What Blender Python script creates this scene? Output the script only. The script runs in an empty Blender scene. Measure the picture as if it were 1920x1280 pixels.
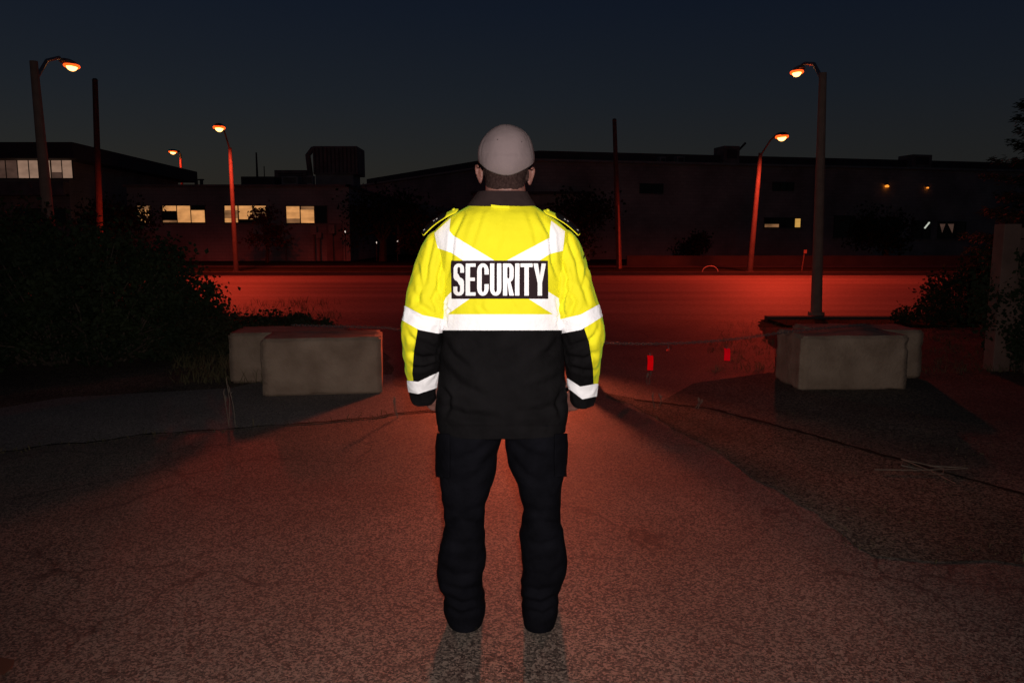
import bpy, bmesh, math, random
import numpy as np
from mathutils import Vector, Matrix, noise
R = math.radians
sc = bpy.context.scene
random.seed(7); np.random.seed(7)

# ------------------------------------------------------------------ camera, sky, lights
CH, FPX, PITCH = 1.42, 1440.0, math.atan(195/1440.0)
cam = bpy.data.objects.new('camera', bpy.data.cameras.new('camera'))
sc.collection.objects.link(cam)
cam.location = (0, 0, CH); cam.rotation_euler = (R(90)-PITCH, 0, 0)
cam.data.sensor_width = 36; cam.data.lens = FPX/1920*36; cam.data.clip_end = 2000; cam.data.clip_start = .05
sc.camera = cam
sc.view_settings.view_transform = 'Standard'; sc.view_settings.look = 'None'
sc.view_settings.exposure = 0; sc.view_settings.gamma = 1
sc.cycles.sample_clamp_indirect = 3

world = bpy.data.worlds.new('World'); sc.world = world; world.use_nodes = True
wn, wl = world.node_tree.nodes, world.node_tree.links
bgn = wn['Background']
sky = wn.new('ShaderNodeTexSky'); sky.sky_type = 'NISHITA'; sky.sun_disc = False
sky.sun_elevation = R(-4.5); sky.sun_rotation = R(-40)
tc = wn.new('ShaderNodeTexCoord'); sx = wn.new('ShaderNodeSeparateXYZ'); wl.new(tc.outputs['Generated'], sx.inputs[0])
rmp = wn.new('ShaderNodeValToRGB'); wl.new(sx.outputs['Z'], rmp.inputs[0])
e = rmp.color_ramp.elements
e[0].position = 0.0; e[0].color = (.0130, .0125, .0115, 1)
e[1].position = 1.0; e[1].color = (.002, .003, .008, 1)
for p, c in ((.09, (.0110, .0120, .0125)), (.17, (.0070, .0098, .0145)), (.27, (.0040, .0070, .0145)), (.42, (.0030, .0045, .0105))):
    q = e.new(p); q.color = (*c, 1)
addn = wn.new('ShaderNodeMixRGB'); addn.blend_type = 'ADD'; addn.inputs[0].default_value = .05
wl.new(rmp.outputs[0], addn.inputs[1]); wl.new(sky.outputs[0], addn.inputs[2])
wl.new(addn.outputs[0], bgn.inputs[0]); bgn.inputs[1].default_value = 1.0

def lamp_light(name, kind, loc, power, color, size=.05, rot=(0, 0, 0), angle=120, blend=.6):
    l = bpy.data.lights.new(name, kind); l.energy = power; l.color = color; l.shadow_soft_size = size
    if kind == 'SPOT': l.spot_size = R(angle); l.spot_blend = blend
    o = bpy.data.objects.new(name, l); sc.collection.objects.link(o); o.location = loc; o.rotation_euler = rot
    return o
# the photographer's flash
lamp_light('camera_flash', 'SPOT', (.04, -.04, CH+.10), 350, (1, .91, .86), .03, (R(90)-PITCH+R(4), 0, 0), 108, 1.0)
# added unseen red light behind the guard, inferred from the leg shadows
lamp_light('hidden_red_light', 'SPOT', (-.02, 9.9, .88), 600, (1, .15, .065), .16, (R(93), 0, R(180)), 70, .6)

# ------------------------------------------------------------------ measuring helpers (photo pixel -> place)
cp, sp_ = math.cos(PITCH), math.sin(PITCH)
def ray(px, py):
    a, b = px-960, 640-py
    return Vector((a, FPX*cp+b*sp_, -FPX*sp_+b*cp))
def at(px, py, Y):
    d = ray(px, py); t = Y/d.y
    return Vector((d.x*t, Y, CH+d.z*t))
def gr(px, py, z=0):
    d = ray(px, py); t = (z-CH)/d.z
    return Vector((d.x*t, d.y*t, z))
def topx(co):   # numpy Nx3 -> photo px
    v = np.asarray(co)-np.array([0, 0, CH])
    dep = v[:, 1]*cp-v[:, 2]*sp_; up = v[:, 1]*sp_+v[:, 2]*cp
    return np.stack([960+v[:, 0]/dep*FPX, 640-up/dep*FPX], 1)
def on_line(px, py, A, B):   # hit a vertical wall through A, B
    d = ray(px, py); n = Vector((-(B[1]-A[1]), B[0]-A[0], 0)); t = n.dot(Vector((A[0], A[1], 0)))/n.dot(Vector((d.x, d.y, 0)))
    return Vector((d.x*t, d.y*t, CH+d.z*t))

# ------------------------------------------------------------------ object helpers
def link(o): sc.collection.objects.link(o); return o
def mesh_obj(name, verts, faces, m, parent=None, smooth=False):
    me = bpy.data.meshes.new(name); me.from_pydata([tuple(v) for v in verts], [], [tuple(f) for f in faces]); me.update()
    if m: me.materials.append(m)
    if smooth: me.polygons.foreach_set('use_smooth', [True]*len(me.polygons))
    o = link(bpy.data.objects.new(name, me))
    if parent:
        o.parent = parent; o.matrix_parent_inverse = Matrix.Translation(-Vector(parent_loc(parent)))
    return o
def parent_loc(p):
    return Vector(p.location) if p.parent is None else Vector((0, 0, 0))   # nested parts already sit at the origin
def tag(o, label=None, cat=None, group=None, kind=None):
    if label: o['label'] = label
    if cat: o['category'] = cat
    if group: o['group'] = group
    if kind: o['kind'] = kind
    return o
def empty(name, loc, label, cat, group=None):
    o = link(bpy.data.objects.new(name, None)); o.location = loc; o.empty_display_size = .1
    return tag(o, label, cat, group)
class MB:
    def __init__(s): s.v = []; s.f = []
    def add(s, v, f):
        n = len(s.v); s.v += [tuple(x) for x in v]; s.f += [tuple(i+n for i in q) for q in f]; return s
    def box(s, x0, x1, y0, y1, z0, z1):
        return s.add([(x0,y0,z0),(x1,y0,z0),(x1,y1,z0),(x0,y1,z0),(x0,y0,z1),(x1,y0,z1),(x1,y1,z1),(x0,y1,z1)],
                     [(0,3,2,1),(4,5,6,7),(0,1,5,4),(1,2,6,5),(2,3,7,6),(3,0,4,7)])
    def obox(s, c, ax, ay, az):   # oriented box, half-axis vectors
        c, ax, ay, az = map(Vector, (c, ax, ay, az)); v = []
        for dz in (-1, 1):
            for dx, dy in ((-1,-1),(1,-1),(1,1),(-1,1)): v.append(c+ax*dx+ay*dy+az*dz)
        return s.add(v, [(0,3,2,1),(4,5,6,7),(0,1,5,4),(1,2,6,5),(2,3,7,6),(3,0,4,7)])
    def tube(s, pts, rad, n=8, cap=True):
        pts = [Vector(p) for p in pts]
        if not hasattr(rad, '__len__'): rad = [rad]*len(pts)
        v = []; f = []
        for i, p in enumerate(pts):
            d = (pts[min(i+1, len(pts)-1)]-pts[max(i-1, 0)]).normalized()
            a = d.orthogonal() if i == 0 else (a-d*a.dot(d))
            a.normalize(); b = d.cross(a)
            for k in range(n):
                t = 2*math.pi*k/n; v.append(p+(a*math.cos(t)+b*math.sin(t))*rad[i])
        for i in range(len(pts)-1):
            for k in range(n): f.append((i*n+k, i*n+(k+1) % n, (i+1)*n+(k+1) % n, (i+1)*n+k))
        if cap: f.append(tuple(range(n-1, -1, -1))); f.append(tuple((len(pts)-1)*n+k for k in range(n)))
        return s.add(v, f)
    def prism(s, poly, z0, z1):
        n = len(poly); v = [(p[0], p[1], z0) for p in poly]+[(p[0], p[1], z1) for p in poly]
        return s.add(v, [tuple(range(n-1, -1, -1)), tuple(range(n, 2*n))]+[(i, (i+1) % n, n+(i+1) % n, n+i) for i in range(n)])
    def build(s, name, m, parent=None, smooth=False, bevel=0):
        o = mesh_obj(name, s.v, s.f, m, parent, smooth)
        if bevel:
            bm = bmesh.new(); bm.from_mesh(o.data)
            bmesh.ops.bevel(bm, geom=list(bm.edges), offset=bevel, segments=2, affect='EDGES', profile=.6)
            bm.to_mesh(o.data); bm.free()
        return o

# ------------------------------------------------------------------ materials
def mat(name, col, rough=.8, var=.15, scale=8, bump=0, bscale=60, metal=0, spec=.5, col2=None, detail=6, bdist=.01):
    m = bpy.data.materials.new(name); m.use_nodes = True
    n, l = m.node_tree.nodes, m.node_tree.links; b = n['Principled BSDF']
    b.inputs['Roughness'].default_value = rough; b.inputs['Metallic'].default_value = metal
    b.inputs['Specular IOR Level'].default_value = spec
    t = n.new('ShaderNodeTexCoord'); nz = n.new('ShaderNodeTexNoise'); nz.inputs['Scale'].default_value = scale; nz.inputs['Detail'].default_value = detail
    l.new(t.outputs['Object'], nz.inputs['Vector'])
    mx = n.new('ShaderNodeMixRGB'); rp = n.new('ShaderNodeMapRange'); rp.inputs[1].default_value = .3; rp.inputs[2].default_value = .7
    l.new(nz.outputs[0], rp.inputs[0]); l.new(rp.outputs[0], mx.inputs[0])
    c2 = col2 or tuple(c*(1+var) for c in col); c1 = col if col2 else tuple(c*(1-var) for c in col)
    mx.inputs[1].default_value = (*c1, 1); mx.inputs[2].default_value = (*c2, 1); l.new(mx.outputs[0], b.inputs['Base Color'])
    if bump:
        n2 = n.new('ShaderNodeTexNoise'); n2.inputs['Scale'].default_value = bscale; n2.inputs['Detail'].default_value = 5
        l.new(t.outputs['Object'], n2.inputs['Vector'])
        bp = n.new('ShaderNodeBump'); bp.inputs['Strength'].default_value = bump; bp.inputs['Distance'].default_value = bdist
        l.new(n2.outputs[0], bp.inputs['Height']); l.new(bp.outputs[0], b.inputs['Normal'])
    return m
def emis(name, col, strength, stripes=0, sdir='Z', var=.3):
    m = bpy.data.materials.new(name); m.use_nodes = True
    n, l = m.node_tree.nodes, m.node_tree.links; b = n['Principled BSDF']
    b.inputs['Base Color'].default_value = (.1, .1, .1, 1); b.inputs['Roughness'].default_value = .5
    b.inputs['Emission Color'].default_value = (*col, 1); b.inputs['Emission Strength'].default_value = strength
    if stripes:
        t = n.new('ShaderNodeTexCoord'); nz = n.new('ShaderNodeTexNoise'); nz.inputs['Scale'].default_value = 1.5
        mp = n.new('ShaderNodeMapping'); mp.inputs['Scale'].default_value = (1, 1, 2)
        l.new(t.outputs['Object'], mp.inputs[0]); l.new(mp.outputs[0], nz.inputs[0])
        wv = n.new('ShaderNodeTexWave'); wv.bands_direction = sdir; wv.inputs['Scale'].default_value = stripes
        l.new(t.outputs['Object'], wv.inputs[0])
        a = n.new('ShaderNodeMapRange'); a.inputs[1].default_value = .3; a.inputs[2].default_value = .7; a.inputs[3].default_value = 1-var; a.inputs[4].default_value = 1+var
        l.new(nz.outputs[0], a.inputs[0])
        c = n.new('ShaderNodeMapRange'); c.inputs[3].default_value = .85; c.inputs[4].default_value = 1.1; l.new(wv.outputs[1], c.inputs[0])
        p = n.new('ShaderNodeMath'); p.operation = 'MULTIPLY'; l.new(a.outputs[0], p.inputs[0]); l.new(c.outputs[0], p.inputs[1])
        q = n.new('ShaderNodeMath'); q.operation = 'MULTIPLY'; q.inputs[1].default_value = strength; l.new(p.outputs[0], q.inputs[0])
        l.new(q.outputs[0], b.inputs['Emission Strength'])
    return m
def stone_mat(name, c_dark, c_light, scale, bump, patch=(.7, 1.25), cracks=True, rough=.62, spec=.5):
    """aggregate asphalt: many small stones of mixed tone set in binder, broad worn patches, thin cracks"""
    m = bpy.data.materials.new(name); m.use_nodes = True
    n, l = m.node_tree.nodes, m.node_tree.links; b = n['Principled BSDF']
    t = n.new('ShaderNodeTexCoord')
    v = n.new('ShaderNodeTexVoronoi'); v.inputs['Scale'].default_value = scale; l.new(t.outputs['Object'], v.inputs['Vector'])
    wb = n.new('ShaderNodeTexNoise'); wb.inputs['Scale'].default_value = scale*1.7; wb.inputs['Detail'].default_value = 4; l.new(t.outputs['Object'], wb.inputs[0])
    bw = n.new('ShaderNodeSeparateColor'); l.new(v.outputs['Color'], bw.inputs[0])
    ad = n.new('ShaderNodeMath'); ad.operation = 'MULTIPLY_ADD'; l.new(wb.outputs[0], ad.inputs[0]); ad.inputs[1].default_value = .9
    s1 = n.new('ShaderNodeMath'); s1.operation = 'MULTIPLY'; s1.inputs[1].default_value = .68; l.new(bw.outputs[0], s1.inputs[0]); l.new(s1.outputs[0], ad.inputs[2])
    r = n.new('ShaderNodeValToRGB'); l.new(ad.outputs[0], r.inputs[0]); ee = r.color_ramp.elements
    ee[0].position = .38; ee[0].color = (*[c*.35 for c in c_dark], 1); ee[1].position = 1.0; ee[1].color = (*c_light, 1)
    q = ee.new(.62); q.color = (*c_dark, 1); q = ee.new(.88); q.color = (*[(x+y)/2 for x, y in zip(c_dark, c_light)], 1)
    big = n.new('ShaderNodeTexNoise'); big.inputs['Scale'].default_value = 1.1; big.inputs['Detail'].default_value = 7; l.new(t.outputs['Object'], big.inputs[0])
    mr = n.new('ShaderNodeMapRange'); mr.inputs[1].default_value = .3; mr.inputs[2].default_value = .7; mr.inputs[3].default_value = patch[0]; mr.inputs[4].default_value = patch[1]
    l.new(big.outputs[0], mr.inputs[0])
    mu = n.new('ShaderNodeVectorMath'); mu.operation = 'SCALE'; l.new(r.outputs[0], mu.inputs[0]); l.new(mr.outputs[0], mu.inputs['Scale'])
    out = mu.outputs[0]
    hgt = ad.outputs[0]
    if cracks:
        dn = n.new('ShaderNodeTexNoise'); dn.inputs['Scale'].default_value = 4; dn.inputs['Detail'].default_value = 5; l.new(t.outputs['Object'], dn.inputs[0])
        mxv = n.new('ShaderNodeMixRGB'); mxv.inputs[0].default_value = .22; l.new(t.outputs['Object'], mxv.inputs[1]); l.new(dn.outputs[1], mxv.inputs[2])
        cv = n.new('ShaderNodeTexVoronoi'); cv.feature = 'DISTANCE_TO_EDGE'; cv.inputs['Scale'].default_value = 1.5; l.new(mxv.outputs[0], cv.inputs[0])
        cr = n.new('ShaderNodeMapRange'); cr.inputs[1].default_value = .0; cr.inputs[2].default_value = .016; cr.inputs[3].default_value = .35; cr.inputs[4].default_value = 1; l.new(cv.outputs[0], cr.inputs[0])
        # cracks only in some areas
        mk = n.new('ShaderNodeMapRange'); mk.inputs[1].default_value = .5; mk.inputs[2].default_value = .56; mk.inputs[3].default_value = 1; mk.inputs[4].default_value = 0; 
        bn = n.new('ShaderNodeTexNoise'); bn.inputs['Scale'].default_value = .8; l.new(t.outputs['Object'], bn.inputs[0]); l.new(bn.outputs[0], mk.inputs[0])
        mm = n.new('ShaderNodeMath'); mm.operation = 'MAXIMUM'; l.new(cr.outputs[0], mm.inputs[0]); l.new(mk.outputs[0], mm.inputs[1])
        m2 = n.new('ShaderNodeVectorMath'); m2.operation = 'SCALE'; l.new(out, m2.inputs[0]); l.new(mm.outputs[0], m2.inputs['Scale']); out = m2.outputs[0]
    l.new(out, b.inputs['Base Color'])
    b.inputs['Roughness'].default_value = rough; b.inputs['Specular IOR Level'].default_value = spec
    bp = n.new('ShaderNodeBump'); bp.inputs['Strength'].default_value = bump; bp.inputs['Distance'].default_value = .008
    l.new(hgt, bp.inputs['Height']); l.new(bp.outputs[0], b.inputs['Normal'])
    return m
M = {}
M['asphalt'] = stone_mat('worn_asphalt', (.045, .034, .027), (.235, .178, .142), 135, 1.0)
M['walk'] = stone_mat('concrete_walk', (.110, .092, .082), (.27, .225, .20), 120, .5, (.8, 1.15), False, .8)
M['road'] = stone_mat('road_asphalt', (.085, .078, .072), (.16, .145, .13), 40, .4, (.45, 1.5), False, .7)
M['dirt'] = stone_mat('dirt', (.044, .031, .024), (.20, .145, .11), 95, 1.0, (.55, 1.35), False, .95, .2)
rn = M['road'].node_tree.nodes; rl = M['road'].node_tree.links
for nd in rn:
    if nd.bl_idname == 'ShaderNodeTexNoise' and abs(nd.inputs['Scale'].default_value-1.1) < .01:
        mp = rn.new('ShaderNodeMapping'); mp.inputs['Scale'].default_value = (.05, .75, 1); tcn = [q for q in rn if q.bl_idname == 'ShaderNodeTexCoord'][0]
        rl.new(tcn.outputs['Object'], mp.inputs[0]); rl.new(mp.outputs[0], nd.inputs[0])
M['gravel'] = stone_mat('gravel_lot', (.045, .036, .029), (.17, .13, .10), 80, 1.0, (.6, 1.3), False, .85, .3)
M['soil'] = mat('dark_soil', (.018,.013,.010), .95, .4, 20, .6, 60, spec=.1)
M['verge'] = mat('verge_grass', (.018, .022, .010), .95, .4, 3, .8, 40, spec=.1, bdist=.05)
M['field'] = mat('field', (.020, .019, .012), .95, .4, 1, .5, 20, spec=.1, bdist=.05)
M['kerb'] = mat('kerb_concrete', (.20, .19, .17), .85, .2, 4, .3, 50)
M['oldwalk'] = mat('old_pavement', (.05,.048,.045), .9, .2, 2, .3, 20)
M['concrete'] = mat('block_concrete', (.19, .125, .086), .9, .22, 4, 1.0, 38, col2=(.34, .245, .178), bdist=.008)
M['pole_conc'] = mat('pole_concrete', (.25, .155, .12), .85, .15, 6, .2, 60)
M['pole_grey'] = mat('pole_weathered_grey', (.060,.062,.062), .8, .2, 6, .2, 60)
M['pole_wood'] = mat('pole_wood', (.09, .06, .045), .9, .3, 10, .4, 40)
M['metal'] = mat('grey_metal', (.25, .25, .25), .45, .15, 10, .1, 60, metal=.7)
M['chain'] = mat('weathered_chain', (.14, .125, .12), .6, .35, 60, .2, 90, metal=.4)
M['hood'] = mat('lamp_hood', (.20, .19, .18), .6, .1, 10)
M['lampglow'] = emis('lamp_glow', (1, .42, .10), 7)
M['lamprim'] = emis('lamp_rim_glow', (1, .085, .008), 2.2)
M['walllamp'] = emis('wall_lamp_glow', (1, .30, .03), 1.3)
M['tinyglow'] = emis('tiny_glow', (1, .8, .7), .9)
M['tube'] = emis('tube_glow', (.9, .95, .8), .55)

# ------------------------------------------------------------------ setting
tag(mesh_obj('ground', [(-600,-20,-.02),(600,-20,-.02),(600,900,-.02),(-600,900,-.02)], [(0,1,2,3)], M['field']), kind='structure')
def sheet(name, pts, z, m):
    o = mesh_obj(name, [(p[0], p[1], z) for p in pts], [tuple(range(len(pts)))], m); return tag(o, kind='structure')
def G(*a): return [gr(*p) for p in a]
def wob(pts, amp, step, seed):
    """subdivide an edge line and give it a broken outline"""
    out = []; rng = random.Random(seed)
    for a, b in zip(pts[:-1], pts[1:]):
        a, b = Vector(a), Vector(b); n = max(1, int((b-a).length/step))
        for i in range(n):
            p = a.lerp(b, i/n); nn = Vector((-(b-a).y, (b-a).x, 0)).normalized()
            out.append(p+nn*rng.uniform(-amp, amp)*(0 if i == 0 else 1))
    return out+[Vector(pts[-1])]
KY = 13.3    # near kerb of the street
FY = 29.0    # far kerb
seamL = wob(G((-700,900),(0,850),(300,815),(640,790),(800,772),(950,764)), .035, .12, 1)
edgeR = wob(G((1120,735),(1200,770),(1330,842),(1475,930),(1640,1045),(1920,1062),(2300,1075)), .035, .12, 2)
sheet('dirt', [(-14,-3),(14,-3),(14,12.2),(-14,12.2)], -.004, M['dirt'])
sheet('walkway', [*[Vector((p.x, p.y-.05, 0)) for p in seamL], (1.2, 7.6, 0), (-1.0,7.95,0), (-2.4,7.75,0), *G((430,728),(300,735),(120,745),(0,765),(-400,800))], .002, M['walk'])
back_l = [Vector((.2,7.15,0)), Vector((-1.15,7.3,0)), Vector((-1.5,9.2,0)), Vector((-2.2,11.2,0)), Vector((-3.4,KY,0))]
back_r = [Vector((4.3,KY,0)), Vector((3.9,12.0,0)), Vector((3.5,10.4,0)), Vector((3.2,8.6,0)), Vector((3.1,7.0,0))]
sheet('driveway', [(-12,-2,0), *seamL, *wob(back_l, .04, .2, 7), *wob(back_r, .04, .2, 8), *G((1700,735),(2300,760)), (12,-2,0)], .006, M['asphalt'])
sheet('gravel', [*wob(G((1235,757),(1330,768),(1500,812),(1700,868),(1920,930),(2300,1035)), .02, .12, 21), *G((2300,740),(1690,712),(1440,700),(1300,720))], .009, M['gravel'])
sheet('dirt_verge', [*edgeR, *reversed(wob(G((1235,757),(1330,769),(1500,813),(1700,869),(1920,931),(2300,1036)), .02, .12, 21))], .010, M['dirt'])
def seam(pts, w, seed):
    rng = random.Random(seed); L = []; Rr = []
    for k, p in enumerate(pts):
        d = (pts[min(k+1, len(pts)-1)]-pts[max(k-1, 0)]).normalized(); nn = Vector((-d.y, d.x, 0))*w*rng.uniform(.4, 1.2); L.append(p+nn); Rr.append(p-nn)
    v = [(q.x, q.y, .013) for q in L]+[(q.x, q.y, .013) for q in Rr]; n = len(L)
    tag(mesh_obj('soil_seam', v, [(k, k+1, n+k+1, n+k) for k in range(n-1)], M['soil']), kind='structure')
seam(wob([Vector(p) for p in seamL if p.y > 2.3], .01, .05, 31), .018, 32)
seam(wob(G((1190,752),(1235,757),(1330,768),(1500,812),(1700,868),(1920,930),(2300,1035)), .012, .05, 33), .028, 34)
sheet('road', [(-300,KY),(300,KY),(300,FY),(-300,FY)], .0, M['road'])
def strip(name, x0, x1, y0, y1, z0, z1, m): 
    return tag(MB().box(x0, x1, y0, y1, z0, z1).build(name, m), kind='structure')
strip('kerb', 4.4, 200, KY-.16, KY+.02, -.05, .07, M['oldwalk'])
strip('kerb', -200, -3.5, KY-.16, KY+.02, -.05, .07, M['oldwalk'])
strip('kerb', -200, 200, FY, FY+.16, -.05, .13, M['oldwalk'])
strip('verge', 4.4, 200, 12.2, KY-.16, -.05, .03, M['verge'])
strip('verge', -200, -3.5, 12.2, KY-.16, -.05, .03, M['verge'])
strip('verge', -200, 200, FY+.16, 34.5, -.05, .10, M['verge'])
strip('pavement', -200, 200, 34.5, 36.2, -.05, .11, M['oldwalk'])
strip('verge', -200, 200, 36.2, 110, -.05, .09, M['field'])

# ------------------------------------------------------------------ foliage
def leaf_mat(name, c, c2, tr=.15):
    m = mat(name, c, .75, 0, 2.5, col2=c2, spec=.25); return m
M['leafA'] = leaf_mat('leaf_dark', (.010, .018, .007), (.026, .036, .012))
M['leafB'] = leaf_mat('leaf_olive', (.016, .019, .008), (.034, .032, .013))
M['leafC'] = leaf_mat('leaf_red_brown', (.07, .03, .02), (.12, .05, .03))
M['needle'] = leaf_mat('needle', (.014, .024, .014), (.028, .042, .022))
M['bark'] = mat('bark', (.07, .05, .035), .9, .3, 12, .5, 40)
M['dry'] = mat('dry_stem', (.13, .10, .075), .8, .3, 20)
def leaves(pts, size, rng, droop=.3):
    v = []; f = []
    for p in pts:
        a = Vector((rng.gauss(0,1), rng.gauss(0,1), rng.gauss(0,1)-droop)).normalized()
        b = a.orthogonal().normalized(); b.rotate(Matrix.Rotation(rng.uniform(0,6.28), 3, a))
        s = size*rng.uniform(.6, 1.5); w = s*.36; n = len(v)
        c = a.cross(b)*s*.12
        v += [p, p+a*s*.5+b*w+c, p+a*s, p+a*s*.5-b*w+c]; f += [(n, n+1, n+2, n+3)]
    return v, f
def bush(name, lobes, n, size, m, label, cat='bush', group=None, seed=1, trunk=True, hollow=.55):
    """lobes: (x,y,z,rx,ry,rz)"""
    rng = random.Random(seed); cx = sum(l[0] for l in lobes)/len(lobes); cy = sum(l[1] for l in lobes)/len(lobes)
    root = empty(name, (cx, cy, 0), label, cat, group)
    pts = []; w = [l[3]*l[5] for l in lobes]
    tips = []
    clusters = []
    for _ in range(max(12, n//38)):
        l = rng.choices(lobes, w)[0]
        d = Vector((rng.gauss(0,1), rng.gauss(0,1), rng.gauss(0,1))).normalized()*rng.uniform(hollow, 1.06)**.7
        p = Vector((l[0]+d.x*l[3], l[1]+d.y*l[4], l[2]+d.z*l[5]))
        if p.z > .03: clusters.append((p, rng.uniform(.12, .30)*min(l[3], l[5])**.5))
    for _ in range(n):
        c, r = rng.choice(clusters); q = c+Vector((rng.gauss(0,r*.5), rng.gauss(0,r*.5), rng.gauss(0,r*.5)))
        if q.z > .02: pts.append(q)
    v, f = leaves(pts, size, rng)
    mesh_obj('foliage', v, f, m, root)
    if trunk:
        mb = MB()
        for c, r in clusters[::6]:
            b = Vector((cx+(c.x-cx)*.4+rng.uniform(-.1,.1), cy+(c.y-cy)*.4, 0)); mid = b.lerp(c, .5)+Vector((rng.uniform(-.1,.1), rng.uniform(-.1,.1), .08))
            mb.tube([b, mid, c], [.016, .011, .004], 5)
        mb.build('stem', M['bark'], root)
    return root
def dense(name, *a, **k): return bush(name, *a, **k)
bush('bush', [(-4.9,8.9,.70,1.2,1.1,.82),(-4.25,9.2,.56,.62,.9,.62),(-5.8,8.6,.80,1.0,1.0,.86)], 26000, .055, M['leafA'],
     'large dark leafy bush at the left edge of the frame beside the lot', seed=3)
bush('bush', [(-6.9,10.5,.9,1.3,1.2,.92),(-5.5,10.9,.66,1.0,.9,.66)], 14000, .06, M['leafB'],
     'olive bush rising behind the large dark bush below the concrete lamp pole', seed=4)
bush('bush', [(-4.9,11.3,.2,.6,.7,.26),(-3.2,10.3,.14,.8,.6,.22),(-3.7,9.3,.22,.7,.6,.30)], 12000, .05, M['leafB'],
     'low weedy bush sloping down behind the left pair of concrete blocks', seed=5)
bush('bush', [(7.6,13.0,.32,.6,.6,.50),(6.8,12.5,.12,.6,.5,.22),(8.4,13.2,.6,.6,.6,.72)], 12000, .055, M['leafA'],
     'dark shrub in front of the right end of the lit street by the fence', seed=6)
bush('bush', [(5.55,8.3,.75,.5,.45,.62),(5.7,7.9,.3,.5,.4,.35)], 9000, .045, M['leafA'],
     'climbing dark shrub growing against the wooden fence', seed=8)
def weeds(spots, name, label, cat, m, seed, h=(.03,.14), kind='stuff'):
    rng = random.Random(seed); v = []; f = []
    for p, k, sc_ in spots:
        for _ in range(k):
            b = Vector(p)+Vector((rng.gauss(0,.05), rng.gauss(0,.03), 0)); hh = rng.uniform(*h)*sc_
            d = Vector((rng.gauss(0,.5), rng.gauss(0,.5), 1)).normalized(); w = Vector((rng.gauss(0,1), rng.gauss(0,1), 0)).normalized()*.0025*(1+sc_*.3)
            n = len(v); v += [b-w, b+w, b+d*hh*.6+w*.7, b+d*hh*.6-w*.7, b+d*hh+Vector((rng.gauss(0,.02), rng.gauss(0,.02), -.01))]
            f += [(n, n+1, n+2, n+3), (n+3, n+2, n+4)]
    o = mesh_obj(name, v, f, m); return tag(o, label, cat, kind=kind)
M['weed'] = mat('weed_blade', (.05, .05, .02), .8, .3, 4, col2=(.13, .10, .055), spec=.2)
rw = random.Random(11)
sp = [(Vector((p.x, p.y, .004)), rw.randint(1, 12), rw.choice((.3,.5,.5,.8))) for p in seamL if p.y > 2.5]
sp += [(Vector((p.x, p.y, .004)), rw.randint(0, 6), rw.choice((.2,.3,.5))) for p in edgeR if p.y > 2.5]
weeds(sp, 'seam_weeds', 'short weeds growing along the broken asphalt edges', 'weeds', M['weed'], 12)
sp = []
for _ in range(1500):
    side = rw.random()
    if side < .45: p = gr(rw.uniform(330,640), rw.uniform(566,720)); 
    elif side < .8: p = gr(rw.uniform(1330,1920), rw.uniform(603,700))
    else: p = gr(rw.uniform(1240,1920), rw.uniform(770,1040)); 
    if side >= .8 and topx([p])[0][1] > 760+(topx([p])[0][0]-1130)*.56: continue
    sp.append((Vector((p.x, p.y, 0)), rw.randint(3, 9), 1.6 if side < .45 else (.9 if side < .8 else .25)))
weeds(sp, 'rough_grass', 'rough grass and weeds around the concrete blocks', 'grass', M['weed'], 13)
# far verge grass tufts that break the kerb line
def stems(px, py, hpx, n, label, seed, name='weed_plant'):
    rng = random.Random(seed); b = gr(px, py); h = hpx/ (FPX/b.y); root = empty(name, b, label, 'weed', 'dry weeds on the lot')
    mb = MB(); sd = MB()
    for i in range(n):
        q = b+Vector((rng.uniform(-.04,.04)+(.0 if n < 3 else 0), rng.uniform(-.03,.03), 0)); hh = h*rng.uniform(.75, 1)
        t = q+Vector((rng.uniform(-.05,.05), rng.uniform(-.04,.04), hh)); md = q.lerp(t, .55)+Vector((rng.uniform(-.02,.02), 0, 0))
        mb.tube([q, md, t], [.0035, .003, .002], 5)
        for k in range(7):
            c = md.lerp(t, .4+.1*k); mb.tube([c, c+Vector((rng.uniform(-.012,.012), rng.uniform(-.012,.012), rng.uniform(.012,.03)))], [.004, .002], 4)
        mb.build('stem', M['dry'], root); mb = MB()
stems(752, 785, 42, 2, 'pair of pale dry weed stems beside the guard on his left', 1)
stems(430, 800, 92, 3, 'tall thin dry weed standing in front of the rear left concrete block', 2)
stems(1218, 722, 24, 2, 'small pale dry weed below the brighter red chain tag', 3)
stems(1232, 765, 34, 2, 'dry weed stem in front of the chain just right of the guard', 4)
stems(1300, 768, 20, 2, 'short dry weed at the broken asphalt seam right of the guard', 5)
# fallen dry branch on the dirt
b0 = gr(1730, 880, .012); root = empty('fallen_branch', b0, 'pale dry forked branch lying on the dirt at the right', 'branch')
mb = MB(); rng = random.Random(5)
for pa in ([(1640,880),(1720,881),(1815,878)], [(1690,860),(1745,882),(1792,906)], [(1690,860),(1715,866),(1770,878),(1768,888),(1740,888)], [(1694,862),(1690,872),(1730,880)], [(1745,873),(1815,877)]):
    mb.tube([gr(*p, .016+rng.uniform(0,.012)) for p in pa], [.004]+[.0035]*(len(pa)-2)+[.002], 5)
mb.build('twig', M['dry'], root)

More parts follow.
